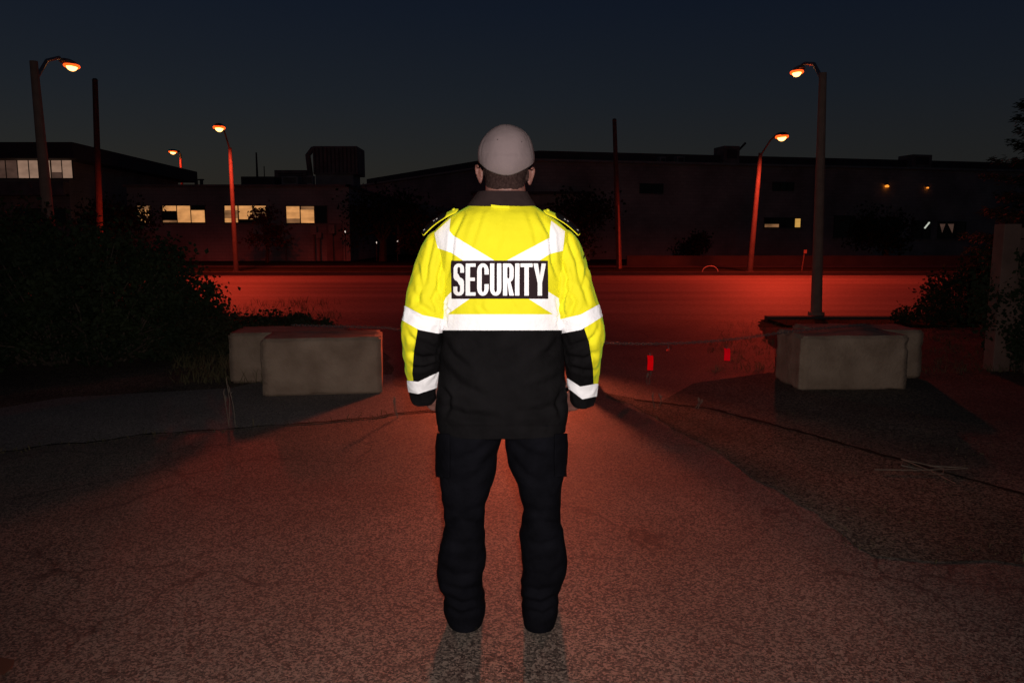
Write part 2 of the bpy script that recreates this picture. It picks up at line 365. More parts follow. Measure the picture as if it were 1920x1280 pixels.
# ------------------------------------------------------------------ trees
def conifer(x, y, h, r, label, seed=2):
    rng = random.Random(seed); root = empty('spruce_tree', (x, y, 0), label, 'tree')
    v = []; f = []; br = MB().tube([(x,y,0),(x,y,h*.5),(x,y,h)], [.13,.08,.01], 8); z = h*.08
    while z < h*.99:
        t = z/h; rr = r*(1-t)**.8*rng.uniform(.75,1.1)
        for k in range(7):
            a = rng.uniform(0, 6.28); L = rr*rng.uniform(.7, 1.15); d = Vector((math.cos(a), math.sin(a), 0))
            p0 = Vector((x,y,z)); p1 = p0+d*L*.6+Vector((0,0,-L*.12)); p2 = p0+d*L+Vector((0,0,-L*.05))
            br.tube([p0,p1,p2],[.018,.01,.004],4)
            m = int(50+L*130)
            for i in range(m):
                u = rng.uniform(.12,1); q = (p0.lerp(p1,u/.6) if u < .6 else p1.lerp(p2,(u-.6)/.4))
                side = d.cross(Vector((0,0,1)))*rng.choice((-1,1)); dr = (d*.7+side*rng.uniform(.1,1)+Vector((0,0,rng.uniform(-.7,.35)))).normalized()
                s = rng.uniform(.07,.17)*(1-.3*u); w = dr.orthogonal().normalized()*s*.16; n = len(v)
                q = q+Vector((rng.gauss(0,.03),rng.gauss(0,.03),rng.gauss(0,.04)))
                v += [q-w, q+w, q+dr*s+w*.4, q+dr*s-w*.4]; f += [(n,n+1,n+2,n+3)]
        z += h*.035
    br.build('trunk', M['bark'], root); mesh_obj('crown', v, f, M['needle'], root)
conifer(10.55, 14.5, 7.0, 2.25, 'dark spruce at the right edge of the frame above the fence')
def tree(x, y, h, r, label, m, seed, n=2600, leaf=.16, name='tree'):
    rng = random.Random(seed); root = empty(name, (x, y, 0), label, 'tree', 'small trees in front of the far buildings')
    mb = MB(); mb.tube([(x,y,0),(x+.05,y,h*.3),(x,y,h*.55)], [r*.09, r*.07, r*.04], 7)
    cl = []
    for k in range(16):
        a = rng.uniform(0,6.28); q = Vector((x+math.cos(a)*r*rng.uniform(.2,.85), y+math.sin(a)*r*rng.uniform(.2,.7), h*rng.uniform(.35,.93))); cl.append(q)
        mb.tube([(x,y,h*rng.uniform(.25,.5)), Vector((x,y,h*.5)).lerp(q,.5), q], [r*.035, r*.02, .01], 5)
    mb.build('trunk', M['bark'], root)
    pts = [c+Vector((rng.gauss(0,r*.2), rng.gauss(0,r*.2), rng.gauss(0,r*.16))) for c in (rng.choice(cl) for _ in range(n))]
    v, f = leaves([p for p in pts if p.z > .1], leaf, rng); mesh_obj('crown', v, f, m, root)
tree(-13.0, 41, 2.9, 1.2, 'small reddish tree between the two right-hand lit windows of the low building', M['leafC'], 21, 900)
tree(-7.2, 43, 3.6, 2.6, 'wide dark tree left of the guard in front of the sloping parapet', M['leafA'], 22)
tree(-4.4, 40, 2.6, 1.6, 'low dark tree close to the left of the guard by the far pavement', M['leafB'], 23)
tree(3.2, 39, 3.3, 2.2, 'dark tree just right of the guard in front of the pale wall', M['leafA'], 24)
tree(20.3, 42, 2.7, 1.9, 'round dark tree below the two orange wall lamps', M['leafA'], 25)
tree(10.0, 43, 1.5, 1.2, 'low dark shrub tree at the middle of the warehouse wall', M['leafB'], 26, 1400)
tree(-19.5, 38, 3.0, 2.2, 'dark tree in front of the corner of the left building', M['leafA'], 27)
tree(26.8, 38, 3.9, 2.2, 'dark tree at the right end of the warehouse behind the fence', M['leafA'], 28)

# ------------------------------------------------------------------ buildings
def brick_mat(name, c1, c2, mortar, s=1.0):
    m = bpy.data.materials.new(name); m.use_nodes = True
    n, l = m.node_tree.nodes, m.node_tree.links; b = n['Principled BSDF']; b.inputs['Roughness'].default_value = .9
    t = n.new('ShaderNodeTexCoord'); sx_ = n.new('ShaderNodeSeparateXYZ'); l.new(t.outputs['Object'], sx_.inputs[0])
    ad = n.new('ShaderNodeMath'); l.new(sx_.outputs[0], ad.inputs[0]); l.new(sx_.outputs[1], ad.inputs[1])
    cb = n.new('ShaderNodeCombineXYZ'); l.new(ad.outputs[0], cb.inputs[0]); l.new(sx_.outputs[2], cb.inputs[1])
    br = n.new('ShaderNodeTexBrick'); br.inputs['Scale'].default_value = s; br.inputs['Brick Width'].default_value = .42; br.inputs['Row Height'].default_value = .2; br.inputs['Mortar Size'].default_value = .012
    br.inputs['Color1'].default_value = (*c1,1); br.inputs['Color2'].default_value = (*c2,1); br.inputs['Mortar'].default_value = (*mortar,1); l.new(cb.outputs[0], br.inputs[0])
    nz = n.new('ShaderNodeTexNoise'); nz.inputs['Scale'].default_value = .4; nz.inputs['Detail'].default_value = 6; l.new(t.outputs['Object'], nz.inputs[0])
    mr = n.new('ShaderNodeMapRange'); mr.inputs[1].default_value = .3; mr.inputs[2].default_value = .7; mr.inputs[3].default_value = .6; mr.inputs[4].default_value = 1.3; l.new(nz.outputs[0], mr.inputs[0])
    mu = n.new('ShaderNodeVectorMath'); mu.operation = 'SCALE'; l.new(br.outputs[0], mu.inputs[0]); l.new(mr.outputs[0], mu.inputs['Scale']); l.new(mu.outputs[0], b.inputs['Base Color'])
    return m
M['brick'] = brick_mat('brown_brick', (.42,.33,.29), (.36,.28,.25), (.28,.24,.22))
M['block_wall'] = brick_mat('painted_block', (.42,.35,.32), (.39,.33,.30), (.30,.26,.24))
M['clad'] = mat('roof_cladding', (.09,.07,.068), .8, .2, 1, .3, 6)
M['roof'] = mat('flat_roof', (.06,.055,.05), .9, .2, 1)
M['coping'] = mat('metal_coping', (.30,.27,.24), .6, .2, 2)
M['steel'] = mat('painted_steel', (.24,.17,.155), .7, .3, 2, .2, 10)
M['pale'] = mat('pale_render', (.34,.29,.24), .9, .2, 2, .2, 15)
M['frame'] = mat('window_frame', (.05,.045,.04), .6, .1, 5)
M['whiteframe'] = mat('pale_window_frame', (.40,.36,.34), .6, .1, 5)
M['glass'] = mat('dark_glass', (.012,.012,.014), .08, .1, 5, spec=.6)
M['winwarm'] = emis('lit_blind_warm', (.60,.27,.09), 1.0, 14, 'Z', .3)
M['windim'] = emis('lit_blind_dim', (.20,.095,.04), 1.0, 14, 'Z', .4)
M['winpink'] = emis('lit_blind_pale', (.24,.145,.10), 1.0, 8, 'Z', .2)
M['winpinkdim'] = emis('lit_blind_pale_dim', (.055,.030,.022), 1.0, 8, 'Z', .3)
M['winyel'] = emis('lit_yellow_pane', (.55,.30,.07), 1.0, 8, 'Z', .2)
M['sill'] = mat('sill_stone', (.22,.19,.17), .8, .1, 5)
def window(parent, A, B, panes, y0, y1, mats, sill=True, fm='frame'):
    """panes: list of (px0, px1); mats: per pane list of (ya, yb, material)"""
    d = (Vector(B)-Vector(A)).normalized(); nrm = Vector((d.y, -d.x, 0)); 
    if nrm.y > 0: nrm = -nrm
    def P(px, py, off): return on_line(px, py, A, B)+nrm*off
    x0, x1 = panes[0][0], panes[-1][1]
    def panel(mb, xa, xb, ya, yb, o0, o1):
        a, b = P(xa, yb, 0), P(xb, yb, 0); c = P(xa, ya, 0); zt = c.z
        ctr = (a+b)/2; ctr.z = (a.z+zt)/2
        mb.obox(ctr+nrm*(o0+o1)/2, (Vector((b.x-a.x, b.y-a.y, 0)))/2, nrm*abs(o1-o0)/2, Vector((0,0,(zt-a.z)/2)))
    fr = MB(); bw = 1.2
    panel(fr, x0-bw, x1+bw, y0-bw, y0, -.05, .04); panel(fr, x0-bw, x1+bw, y1, y1+bw, -.05, .04)
    for xx in [x0-bw]+[(panes[i][1]+panes[i+1][0])/2-.6 for i in range(len(panes)-1)]+[x1]: panel(fr, xx, xx+bw, y0, y1, -.05, .045)
    w = fr.build('window', M[fm], parent)
    for (a, b), ml in zip(panes, mats):
        for ya, yb, mm in ml:
            mb = MB(); panel(mb, a-.3, b+.3, ya, yb, .004, .012); mb.build('blind' if mm != 'glass' else 'pane', M[mm], w)
    if sill:
        mb = MB(); panel(mb, x0-3, x1+3, y1+bw, y1+bw+1.6, -.02, .10); mb.build('sill', M['sill'], w)
    return w
def coping(parent, pts, z, h, w=.12, m='coping', name='coping'):
    mb = MB()
    for a, b in zip(pts[:-1], pts[1:]):
        a, b = Vector((*a, z)), Vector((*b, z)); d = (b-a); n = Vector((-d.y, d.x, 0)).normalized()
        mb.obox((a+b)/2, d/2+d.normalized()*w, n*w, Vector((0,0,h/2)))
    return mb.build(name, M[m], parent)
# left building with overhanging roof
LA, LB = (-22.4, 40.0), (-23.4, 56.0)
root = empty('office_building', (-40, 48, 0), 'two storey building with wide overhanging dark roof and pale lit upper windows at the left', 'building')
MB().prism([(-62,40.6),(-23.0,40.6),(-23.9,56.0),(-62,56)], 0, 5.60).build('wall', M['brick'], root)
zt, zb = at(100, 267, 39.5).z, at(100, 297, 39.5).z
MB().prism([(-63,39.4),(-22.0,39.4),(-22.9,57),(-63,57)], zb, zt).build('roof', M['clad'], root)
MB().prism([(-62,39.9),(-22.9,39.9),(-23.0,40.59),(-62,40.59)], at(100,366,39.9).z, at(100,340,39.9).z-.02).build('spandrel', M['steel'], root)
fa, fb = (-62,40.6), (-23.0,40.6)
window(root, fa, fb, [(-24,-8),(-6,12),(14,34),(36,55),(57,76),(78,96),(98,117),(119,137)], 300, 334,
  [[(300,334,'winpinkdim')],[(300,334,'winpinkdim')],[(300,334,'winpinkdim')],[(300,334,'winpink')],[(300,334,'winpink')],[(300,334,'winpink')],[(300,323,'winpink'),(323.3,334,'winpinkdim')],[(300,334,'winpink')]])
window(root, fa, fb, [(30,60),(62,92),(94,124)], 392, 420, [[(392,420,'glass')],[(392,420,'glass')],[(392,420,'glass')]])
# low office with the warm windows
root = empty('low_office', (-15.5, 50, 0), 'single storey flat roofed building with four groups of warm lit windows', 'building')
FYb = 44.0; x0 = at(240, 400, FYb).x; x1 = at(655, 400, FYb).x; zr = at(400, 350, FYb).z
MB().prism([(x0,FYb),(x1,FYb),(x1,62),(x0,62)], 0, zr).build('wall', M['block_wall'], root)
coping(root, [(x0,FYb),(x1,FYb),(x1,62)], zr+.05, .12, .14, 'steel')
A, B = (x0,FYb), (x1,FYb)
window(root, A, B, [(258,281)], 386, 417, [[(386,393,'windim'),(393.3,404,'winwarm'),(404.2,409,'windim'),(409.2,417,'winwarm')]])
window(root, A, B, [(306,332),(334,358),(360,385)], 386, 417, [[(386,395.5,'winwarm'),(395.8,413,'glass'),(413.2,417,'windim')],[(386,417,'winwarm')],[(386,394,'glass'),(394.3,417,'winwarm')]])
window(root, A, B, [(422,446),(449,474),(476,500)], 386, 417, [[(386,394,'winwarm'),(394.3,409,'windim'),(409.2,417,'winwarm')],[(386,411,'winwarm'),(411.3,417,'glass')],[(386,396,'winwarm'),(396.3,408,'windim'),(408.3,417,'glass')]])
window(root, A, B, [(538,562),(565,589),(592,613)], 387, 418, [[(387,410,'winwarm'),(410.3,418,'windim')],[(387,393,'windim'),(393.3,418,'winwarm')],[(387,418,'glass')]])
mb = MB(); mb.box(at(688-36,452,43.9).x-1.2, at(652,452,43.9).x-.3, 43.9, 43.999, 0.1, 2.2); mb.build('door', M['steel'], root)
# rooftop plant
rt = zr
root2 = empty('rooftop_unit', (at(625,340,49).x, 49, rt), 'tall boxy rooftop machine with a duct elbow on the low building', 'rooftop unit')
X0, X1 = at(588,340,49).x, at(671,340,49).x; Z0, Z1 = at(600,327,49).z, at(600,274,49).z
MB().box(X0, X1, 49, 51.5, Z0, Z1).build('casing', M['steel'], root2, bevel=.04)
mb = MB()
for k in range(11): xx = X0+.15+(X1-X0-.3)*k/10; mb.box(xx-.03, xx+.03, 48.95, 48.998, Z0+.1, Z1-.1)
mb.build('rib', M['clad'], root2)
mb = MB(); mb.box(X0+.1, X1-.3, 49.1, 51.3, rt+.0, Z0-.002); mb.build('plinth', M['coping'], root2)
dx = at(577,300,49.6).x
MB().tube([(X0+.3,49.6,Z1-.15),(X0-.15,49.6,Z1-.12),(dx+.02,49.6,Z1-.5),(dx+.1,49.6,Z0+.4),(dx+.25,49.6,rt)], [.17,.17,.17,.17,.17], 10).build('duct', M['steel'], root2)
def unit(px0, px1, py0, py1, Y, label, m='steel', dep=1.5, cat='rooftop unit', z0=None, grp='units on the roofs'):
    a, b = at(px0, py1, Y), at(px1, py0, Y)
    r = empty('rooftop_unit', ((a.x+b.x)/2, Y, a.z), label, cat, grp)
    MB().box(a.x, b.x, Y, Y+dep, a.z if z0 is None else z0, b.z).build('casing', M[m], r, bevel=.03)
    mb = MB(); w = b.x-a.x; h = b.z-a.z
    for k in range(5): zz = a.z+h*(.2+.13*k); mb.box(a.x+w*.12, b.x-w*.12, Y-.03, Y-.003, zz, zz+h*.06)
    mb.build('louvre', M['clad'], r); return r
unit(452, 514, 331, 346, 48, 'low dark rooftop unit left of the tall machine', 'clad', z0=rt)
unit(515, 575, 319, 346, 50, 'greenish grey rooftop unit next to the tall boxy machine', 'steel', z0=rt)
unit(528, 558, 330, 346, 47.5, 'small pale rooftop unit in front of the greenish grey one', 'coping', 1.0, z0=rt)
unit(575, 586, 329, 346, 47, 'tiny pale vent box below the duct elbow', 'coping', .6, z0=rt)
mx = at(481, 300, 48.6)
r = empty('antenna_mast', (mx.x, 48.6, rt), 'thin antenna mast on the roof of the low building', 'antenna')
MB().tube([(mx.x,48.6,rt),(mx.x,48.6,at(481,286,48.6).z)], [.09,.05], 6).build('mast', M['clad'], r)
MB().tube([(mx.x+.45,48.6,rt),(mx.x+.45,48.6,at(481,312,48.6).z)], .03, 5).build('whip', M['clad'], r)
for k, (px, lab) in enumerate(((368,'small capped roof vent under the overhanging roof tip'),(378,'second small roof vent to the right of the capped one'))):
    q = at(px, 345, 46); r = empty('roof_vent', (q.x,46,rt), lab, 'vent')
    MB().tube([(q.x,46,rt),(q.x,46,at(px,338,46).z)], .10, 8).build('pipe', M['clad'], r); MB().tube([(q.x,46,at(px,338,46).z),(q.x,46,at(px,336,46).z)], .17, 8).build('cap', M['clad'], r)
# long warehouse on the right
WA, WB = (1.3, 46.0), (37.0, 54.0)
zw = on_line(1100, 304, WA, WB).z
root = empty('warehouse', (18, 60, 0), 'long dark brick warehouse with flat parapet roof right of the guard', 'building')
MB().prism([(-13.5,69),WA,WB,(37,84)], 0, zw).build('wall', M['brick'], root)
zc = on_line(1200, 300, WA, WB).z
coping(root, [(-13.5,69),WA,WB], zw+.06, .13, .16)
MB().prism([(-13.0,70),(1.6,47.2),(37,55.2),(37,84)], zw+.002, on_line(1100,284,WA,WB).z+.1).build('upper_parapet', M['clad'], root)
def rw_(panes, y0, y1, mats, **k): window(root, WA, WB, panes, y0, y1, mats, **k)
rw_([(1449,1462),(1464,1475),(1476,1487)], 342, 357, [[(342,357,'glass')],[(342,357,'glass')],[(342,357,'glass')]], sill=False)
rw_([(1433,1460),(1461,1488),(1490,1500)], 409, 426, [[(409,420,'glass'),(420.2,426,'windim')],[(409,426,'glass')],[(410,426,'winyel')]])
rw_([(1563,1592),(1593,1601)], 405, 444, [[(405,444,'glass')],[(405,444,'glass')]])
rw_([(1652,1662),(1663,1680)], 408, 440, [[(408,440,'glass')],[(408,440,'glass')]])
rw_([(1708,1728),(1729,1742)], 414, 446, [[(414,446,'glass')],[(414,446,'glass')]])
rw_([(1758,1790),(1791,1808)], 416, 446, [[(416,446,'glass')],[(416,446,'glass')]])
rw_([(1200,1220),(1222,1242)], 345, 362, [[(345,362,'glass')],[(345,362,'glass')]], sill=False)
# lit things behind/at the warehouse glass
WD = (Vector((*WB,0))-Vector((*WA,0))).normalized(); WN = Vector((WD.y,-WD.x,0))
def wallpt(px, py, off): return on_line(px, py, WA, WB)+WN*off
MB().tube([wallpt(1733,428,.03), wallpt(1742,417,.03)], .05, 6).build('tube_light', M['tube'], root)
for (a, b, c) in (((1762,420),(1772,420),(1766,436)), ((1777,420),(1788,420),(1785,437))):
    p = [wallpt(*q, .02) for q in (a, b, c)]; q = [wallpt(*q, .035) for q in (a, b, c)]
    mesh_obj('curtain', p+q, [(0,1,2),(3,5,4),(0,3,4,1),(1,4,5,2),(2,5,3,0)], M['winpinkdim'], root)
for px, py, s, lab in ((1661,350,.16,'brighter of the two orange wall lamps on the warehouse'), (1737,353,.10,'fainter orange wall lamp further right on the warehouse')):
    q = wallpt(px, py, 0); r = empty('wall_lamp', q, lab, 'wall lamp', 'orange wall lamps')
    MB().obox(q+WN*.08+Vector((0,0,s*.9)), WD*s*.8, WN*.08, Vector((0,0,s*.25))).build('hood', M['hood'], r)
    MB().tube([q+WN*.10-WD*s*.8, q+WN*.12+Vector((0,0,.04)), q+WN*.10+WD*s*.8], [s*.3, s*.6, s*.3], 8).build('bulb', M['walllamp'], r)
def wunit(px0, px1, py0, py1, label, m='steel'):
    c = wallpt((px0+px1)/2, py1, -1.3); k = c.y/FPX; w = (px1-px0)*k; zt_ = at(px0, py0, c.y).z
    r = empty('rooftop_unit', (c.x, c.y, zw+.14), label, 'rooftop unit', 'units on the roofs')
    mb = MB(); mb.obox((c.x,c.y,(zw+.0+zt_)/2), WD*w/2, WN*.7, Vector((0,0,(zt_-zw)/2))); mb.build('casing', M[m], r, bevel=.03)
    mb = MB(); mb.obox(Vector((c.x,c.y,(zw*.4+zt_*.6)))+WN*.72, WD*w*.32, WN*.015, Vector((0,0,(zt_-zw)*.22))); mb.build('grille', M['clad'], r)
wunit(1365, 1396, 276, 308, 'framed rooftop unit with a slanting pipe on the middle of the warehouse')
wunit(1720, 1761, 292, 320, 'wide rooftop unit near the right end of the warehouse')
wunit(1245, 1256, 296, 303, 'tiny pale roof box right of the plain timber pole', 'coping')
wunit(1277, 1292, 295, 304, 'larger pale roof box left of the framed rooftop unit', 'coping')
q = at(1390,280,50); r = empty('flue_pipe', (q.x,50,zw), 'slanting flue pipe rising behind the framed rooftop unit', 'pipe')
MB().tube([(q.x-.2,50,zw),(q.x-.2,50,q.z-.1),at(1398,268,50)], .07, 6).build('pipe', M['clad'], r)
# small annex with pale wall right of the guard, and low pale wall strip
a, b = at(985,384,44.5), at(1108,364,44.5); r = empty('loading_annex', ((a.x+b.x)/2,44.5,0), 'pale walled loading annex just right of the guard', 'annex')
MB().box(a.x-3, b.x, 44.5, 45.9, 0, b.z).build('wall', M['brick'], r)
MB().box(a.x, b.x-.1, 44.44, 44.497, a.z, b.z-.08).build('fascia', M['pale'], r); MB().box(a.x-3.1, b.x+.1, 44.3, 45.9, b.z+.002, b.z+.14).build('roof', M['clad'], r)
tag(MB().box(wallpt(1130,468,0).x, 34, 36.9, 37.1, .0, .55).build('low_wall', M['oldwalk']), 'low concrete wall running along the far pavement in front of the warehouse', 'wall')

# ------------------------------------------------------------------ street lamps and poles
HPS = (1, .055, .022)
def street_lamp(pole, top, base_r, top_r, arm_pts, head_c, hd, label, power, m='pole_conc', hs=1.0):
    r = empty('street_lamp', (pole[0], pole[1], 0), label, 'street lamp', 'street lamps along the street')
    MB().tube([(pole[0],pole[1],0), top], [base_r, top_r], 14).build('pole', M[m], r)
    MB().tube([(pole[0],pole[1],0),(pole[0],pole[1],.12)], [base_r*1.5, base_r*1.4], 12).build('base_collar', M[m], r)
    MB().tube(arm_pts, [.035,.03,.028,.028][:len(arm_pts)], 8).build('arm', M['metal'], r)
    hd = Vector(hd).normalized(); sd = hd.cross(Vector((0,0,1))).normalized(); c = Vector(head_c)
    # cobra hood
    rows = []; v = []; f = []; L = .36*hs
    for i in range(9):
        t = i/8; w = .10*hs*math.sin(math.pi*(.12+.82*t))**.6; hgt = .085*hs*math.sin(math.pi*(.15+.75*t))**.7
        for k in range(9):
            a = math.pi*k/8; v.append(c+hd*(t-.5)*2*L*.75+sd*math.cos(a)*w+Vector((0,0,math.sin(a)*hgt)))
    for i in range(8):
        for k in range(8): f.append((i*9+k, i*9+k+1, (i+1)*9+k+1, (i+1)*9+k))
        f.append((i*9+8, i*9, (i+1)*9, (i+1)*9+8))
    f.append(tuple(range(9))); f.append(tuple(range(80,71,-1)))
    mesh_obj('lamp_head', v, f, M['hood'], r, True)
    # glowing bowl hanging below
    v = []; f = []; g = c+hd*.06*hs-Vector((0,0,.004))
    for i in range(7):
        ph = math.pi/2*i/6
        for k in range(16):
            a = 2*math.pi*k/16; v.append(g+hd*math.cos(a)*.16*hs*math.cos(ph)+sd*math.sin(a)*.105*hs*math.cos(ph)-Vector((0,0,.11*hs*math.sin(ph))))
    for i in range(6):
        for k in range(16): f.append((i*16+k, (i+1)*16+k, (i+1)*16+(k+1)%16, i*16+(k+1)%16))
    f.append(tuple(range(15,-1,-1)))
    lens = mesh_obj('lens', [g+(p-g)*.78-Vector((0,0,.012*hs)) for p in v], f, M['lampglow'], r, True)
    ring = [g+hd*math.cos(a)*.150*hs+sd*math.sin(a)*.100*hs-Vector((0,0,.012*hs)) for a in [2*math.pi*k/20 for k in range(21)]]
    MB().tube(ring, .026*hs, 6, False).build('glow_ring', M['lamprim'], r, True)  # emissive ring paints the orange glare fringe round the bright lens
    lt = lamp_light('lamp_light', 'SPOT', (0,0,0), power, HPS if hs > 1.2 else (1,.085,.035), .22, (0,0,0), 179 if hs > 1.2 else 150, .5 if hs > 1.2 else .6)
    lt.location = g-Vector((0,0,.16*hs)); lt.rotation_euler = (R(25) if hd.y > 0 else R(-5), 0, 0); lt.parent = r; lt.matrix_parent_inverse = Matrix.Translation(-Vector(r.location))
    return r
# near right
nb = gr(1530, 597); top = at(1543, 137, nb.y); hc = at(1496, 133, nb.y+1.35)
street_lamp((nb.x, nb.y), top, .098, .062, [top-Vector((0,0,.12)), top.lerp(hc,.35)+Vector((0,0,.14)), top.lerp(hc,.72)+Vector((0,0,.14)), hc+Vector((0,-.2,.06))], hc, (hc-top)*Vector((1,1,0)),
            'tall concrete street lamp on the near kerb right of the guard', 270, hs=.95)
# near left
Y = 13.1; bx = at(95, 470, Y).x; top = at(63, 115, Y); hc = at(131, 121, Y+1.15)
street_lamp((at(110,620,Y).x, Y), top, .115, .062, [top-Vector((0,0,.30)), top.lerp(hc,.35)+Vector((0,0,.03)), top.lerp(hc,.70)+Vector((0,0,.10)), hc+Vector((-.06,-.2,.06))], hc, (hc-top)*Vector((1,1,0)),
            'concrete street lamp rising behind the bush at the far left', 350, hs=1.0)
# far left
Y = 30.2; b = gr(443, 507); b = Vector((at(443,507,Y).x, Y, 0)); top = at(431, 277, Y); hc = at(412, 239, Y-1.6)
street_lamp((b.x, Y), top, .10, .065, [top-Vector((0,0,.1)), top.lerp(hc,.5)+Vector((0,0,.2)), hc+Vector((0,.2,.06))], hc, (hc-top)*Vector((1,1,0)),
            'slim red lit street lamp across the street in front of the low building windows', 2300, m='pole_grey', hs=1.7)
# far right
b = Vector((at(1405,519,Y).x, Y, 0)); top = at(1426, 287, Y); hc = at(1464, 256, Y-1.9)
street_lamp((b.x, Y), top, .115, .075, [top-Vector((0,0,.1)), top.lerp(hc,.5)+Vector((0,0,.18)), hc+Vector((-.1,.2,.06))], hc, (hc-top)*Vector((1,1,0)),
            'slim red lit street lamp across the street in front of the warehouse', 2700, m='pole_grey', hs=1.75)
# distant twin lamp
Y = 66; hc = at(338, 286, Y); top = hc+Vector((.0,.3,.1))
street_lamp((hc.x, Y), Vector((hc.x,Y+.0,hc.z-.1)), .12, .08, [(hc.x,Y,hc.z-.12),(hc.x,Y-.2,hc.z+.12),(hc.x-.15,Y-.5,hc.z+.10)], hc+Vector((-.28,-.6,0)), (-.2,-1,0), 'distant street lamp shining above the tip of the overhanging roof', 300, hs=2.3)
r = bpy.data.objects['street_lamp.004'] if 'street_lamp.004' in bpy.data.objects else None
def pole(px, pyt, pxb, Y, rb, rt_, label, m='pole_wood'):
    t = at(px, pyt, Y); b = Vector((at(pxb, 520, Y).x, Y, 0)); r = empty('utility_pole', b, label, 'utility pole', 'plain utility poles')
    MB().tube([b, t], [rb, rt_], 12).build('shaft', M[m], r); MB().tube([t-Vector((0,0,.02)), t+Vector((0,0,.05))], [rt_*1.15, rt_*.7], 12).build('cap', M['clad'], r)
pole(178, 150, 190, 31.0, .14, .10, 'plain dark timber pole to the right of the far left street lamp')
pole(1152, 225, 1161, 33.0, .12, .085, 'plain thin timber pole standing in front of the warehouse')
b = at(1159,482,33); t = at(1156, 385, 33)
r = empty('pole_highlight', (b.x-.02,32.84,0), 'pale conduit strip standing in for light on the lower half of the thin timber pole', 'highlight')  # added strip; its pale colour stands in for light on the lower pole
MB().tube([(b.x+.05,32.84,b.z-.6),(t.x+.05,32.84,t.z)], .035, 6).build('highlight', M['pole_conc'], r)
# things on the far verge
c = gr(1340, 516); pts = [Vector((c.x+.30*math.cos(a)+.02, 29.9, .10+.22*math.sin(a))) for a in [math.pi*k/12 for k in range(0, 13)]]
tag(MB().tube(pts, .016, 6).build('metal_hoop', M['whiteframe']), 'small pale curved hoop on the far verge left of the far right street lamp', 'hoop')
c = at(1506, 512, 31); r = empty('marker_post', (c.x,31,.1), 'short pale marker post on the far verge between the two right street lamps', 'post')
MB().tube([(c.x-.06,31,.08),(c.x+.02,31,.9)], [.03,.025], 6).build('shaft', M['clad'], r); MB().box(c.x-.03,c.x+.08,30.95,30.97,.78,.93).build('plate', M['steel'], r)
for px, py, w, h, lab in ((270,440,.5,.30,'small pale utility box on the grass below the leftmost lit window'), (535,452,.55,.3,'pale utility box under the reddish tree'),
                          (588,432,.35,.5,'pale meter box mounted below the rightmost lit windows'), (622,430,.35,.5,'pale meter box near the right corner of the low building'), (598,441,.3,.3,'smallest pale box between the two meter boxes')):
    c = at(px, py, 43.6); r = empty('utility_box', (c.x, 43.6, 0), lab, 'utility box', 'pale boxes in front of the low building')
    MB().box(c.x-w/2, c.x+w/2, 43.5, 43.8, c.z-h/2, c.z+h/2).build('cabinet', M['pale'], r, bevel=.02)
    MB().box(c.x-.04, c.x+.04, 43.6, 43.7, .05, c.z-h/2-.002).build('post', M['pole_conc'], r)
for px, py, lab in ((647,435,'tiny white light at the right corner of the low building'), (745,452,'tiny white light in the dark yard left of the guard'), (706,455,'faintest tiny light in the yard right of the low building')):
    c = at(px, py, 43); s = .035 if px != 706 else .02; r = empty('marker_light', (c.x,43,0), lab, 'light', 'tiny lights in the yard')
    MB().tube([(c.x,43,.1),(c.x,43,c.z-.05)], .025, 6).build('post', M['clad'], r); MB().tube([(c.x,43,c.z-.045),(c.x,43,c.z+.06)], s, 6).build('lamp', M['tinyglow'], r)

# ------------------------------------------------------------------ concrete blocks
def cblock(c, w, d, h, rz, label, seed):
    rng = random.Random(seed); bm = bmesh.new(); bmesh.ops.create_cube(bm, size=1)
    bmesh.ops.scale(bm, vec=(w,d,h), verts=bm.verts)
    bmesh.ops.bevel(bm, geom=list(bm.edges), offset=.020, segments=2, affect='EDGES')
    bmesh.ops.subdivide_edges(bm, edges=[e_ for e_ in bm.edges if e_.calc_length() > .2], cuts=22, use_grid_fill=True)
    for v in bm.verts:
        n = noise.noise(v.co*4+Vector((seed,0,0)))*.008+noise.noise(v.co*14+Vector((seed,3,0)))*.004
        ch = noise.noise(v.co*7+Vector((0,seed,0))); edge = sum(abs(abs(v.co[i])-s/2) < .035 for i, s in enumerate((w,d,h)))
        if edge >= 2 and ch > .25: n -= .02*(ch-.25)*3
        v.co += v.co.normalized()*n; v.co.z += h/2
    for f_ in bm.faces: f_.smooth = True
    me = bpy.data.meshes.new('concrete_block'); bm.to_mesh(me); bm.free(); me.materials.append(M['concrete'])
    r = link(bpy.data.objects.new('concrete_block', me)); r.location = (c[0], c[1], -.01); r.rotation_euler.z = rz
    tag(r, label, 'concrete block', 'concrete blocks at the driveway mouth')
    return r
def block_px(xa, xb, yb, yt, depth, rz, label, seed):
    a, b = gr(xa, yb), gr(xb, yb); w = b.x-a.x; h = at(xa, yt, a.y).z
    return cblock(((a.x+b.x)/2, a.y+depth/2), w, depth, h, rz, label, seed), a, b, h
BL, a1, b1, hL = block_px(487, 706, 741, 632, .60, R(8.5), 'front left concrete block with an orange lit right edge', 1)
BL2, a2, b2, hL2 = block_px(431, 640, 716, 622, .60, R(7), 'rear left concrete block half hidden behind the front one', 2)
BR, a3, b3, hR = block_px(1484, 1690, 732, 628, .62, R(3), 'front right concrete block with a reddish lit left end', 3)
BR2, a4, b4, hR2 = block_px(1520, 1727, 708, 617, .60, R(-1), 'rear right concrete block sticking out behind the front one', 4)
BL2.location.y = BL.location.y+.66; BL2.location.x -= .02; BR2.location.y = BR.location.y+.65; BR.location.x += .05

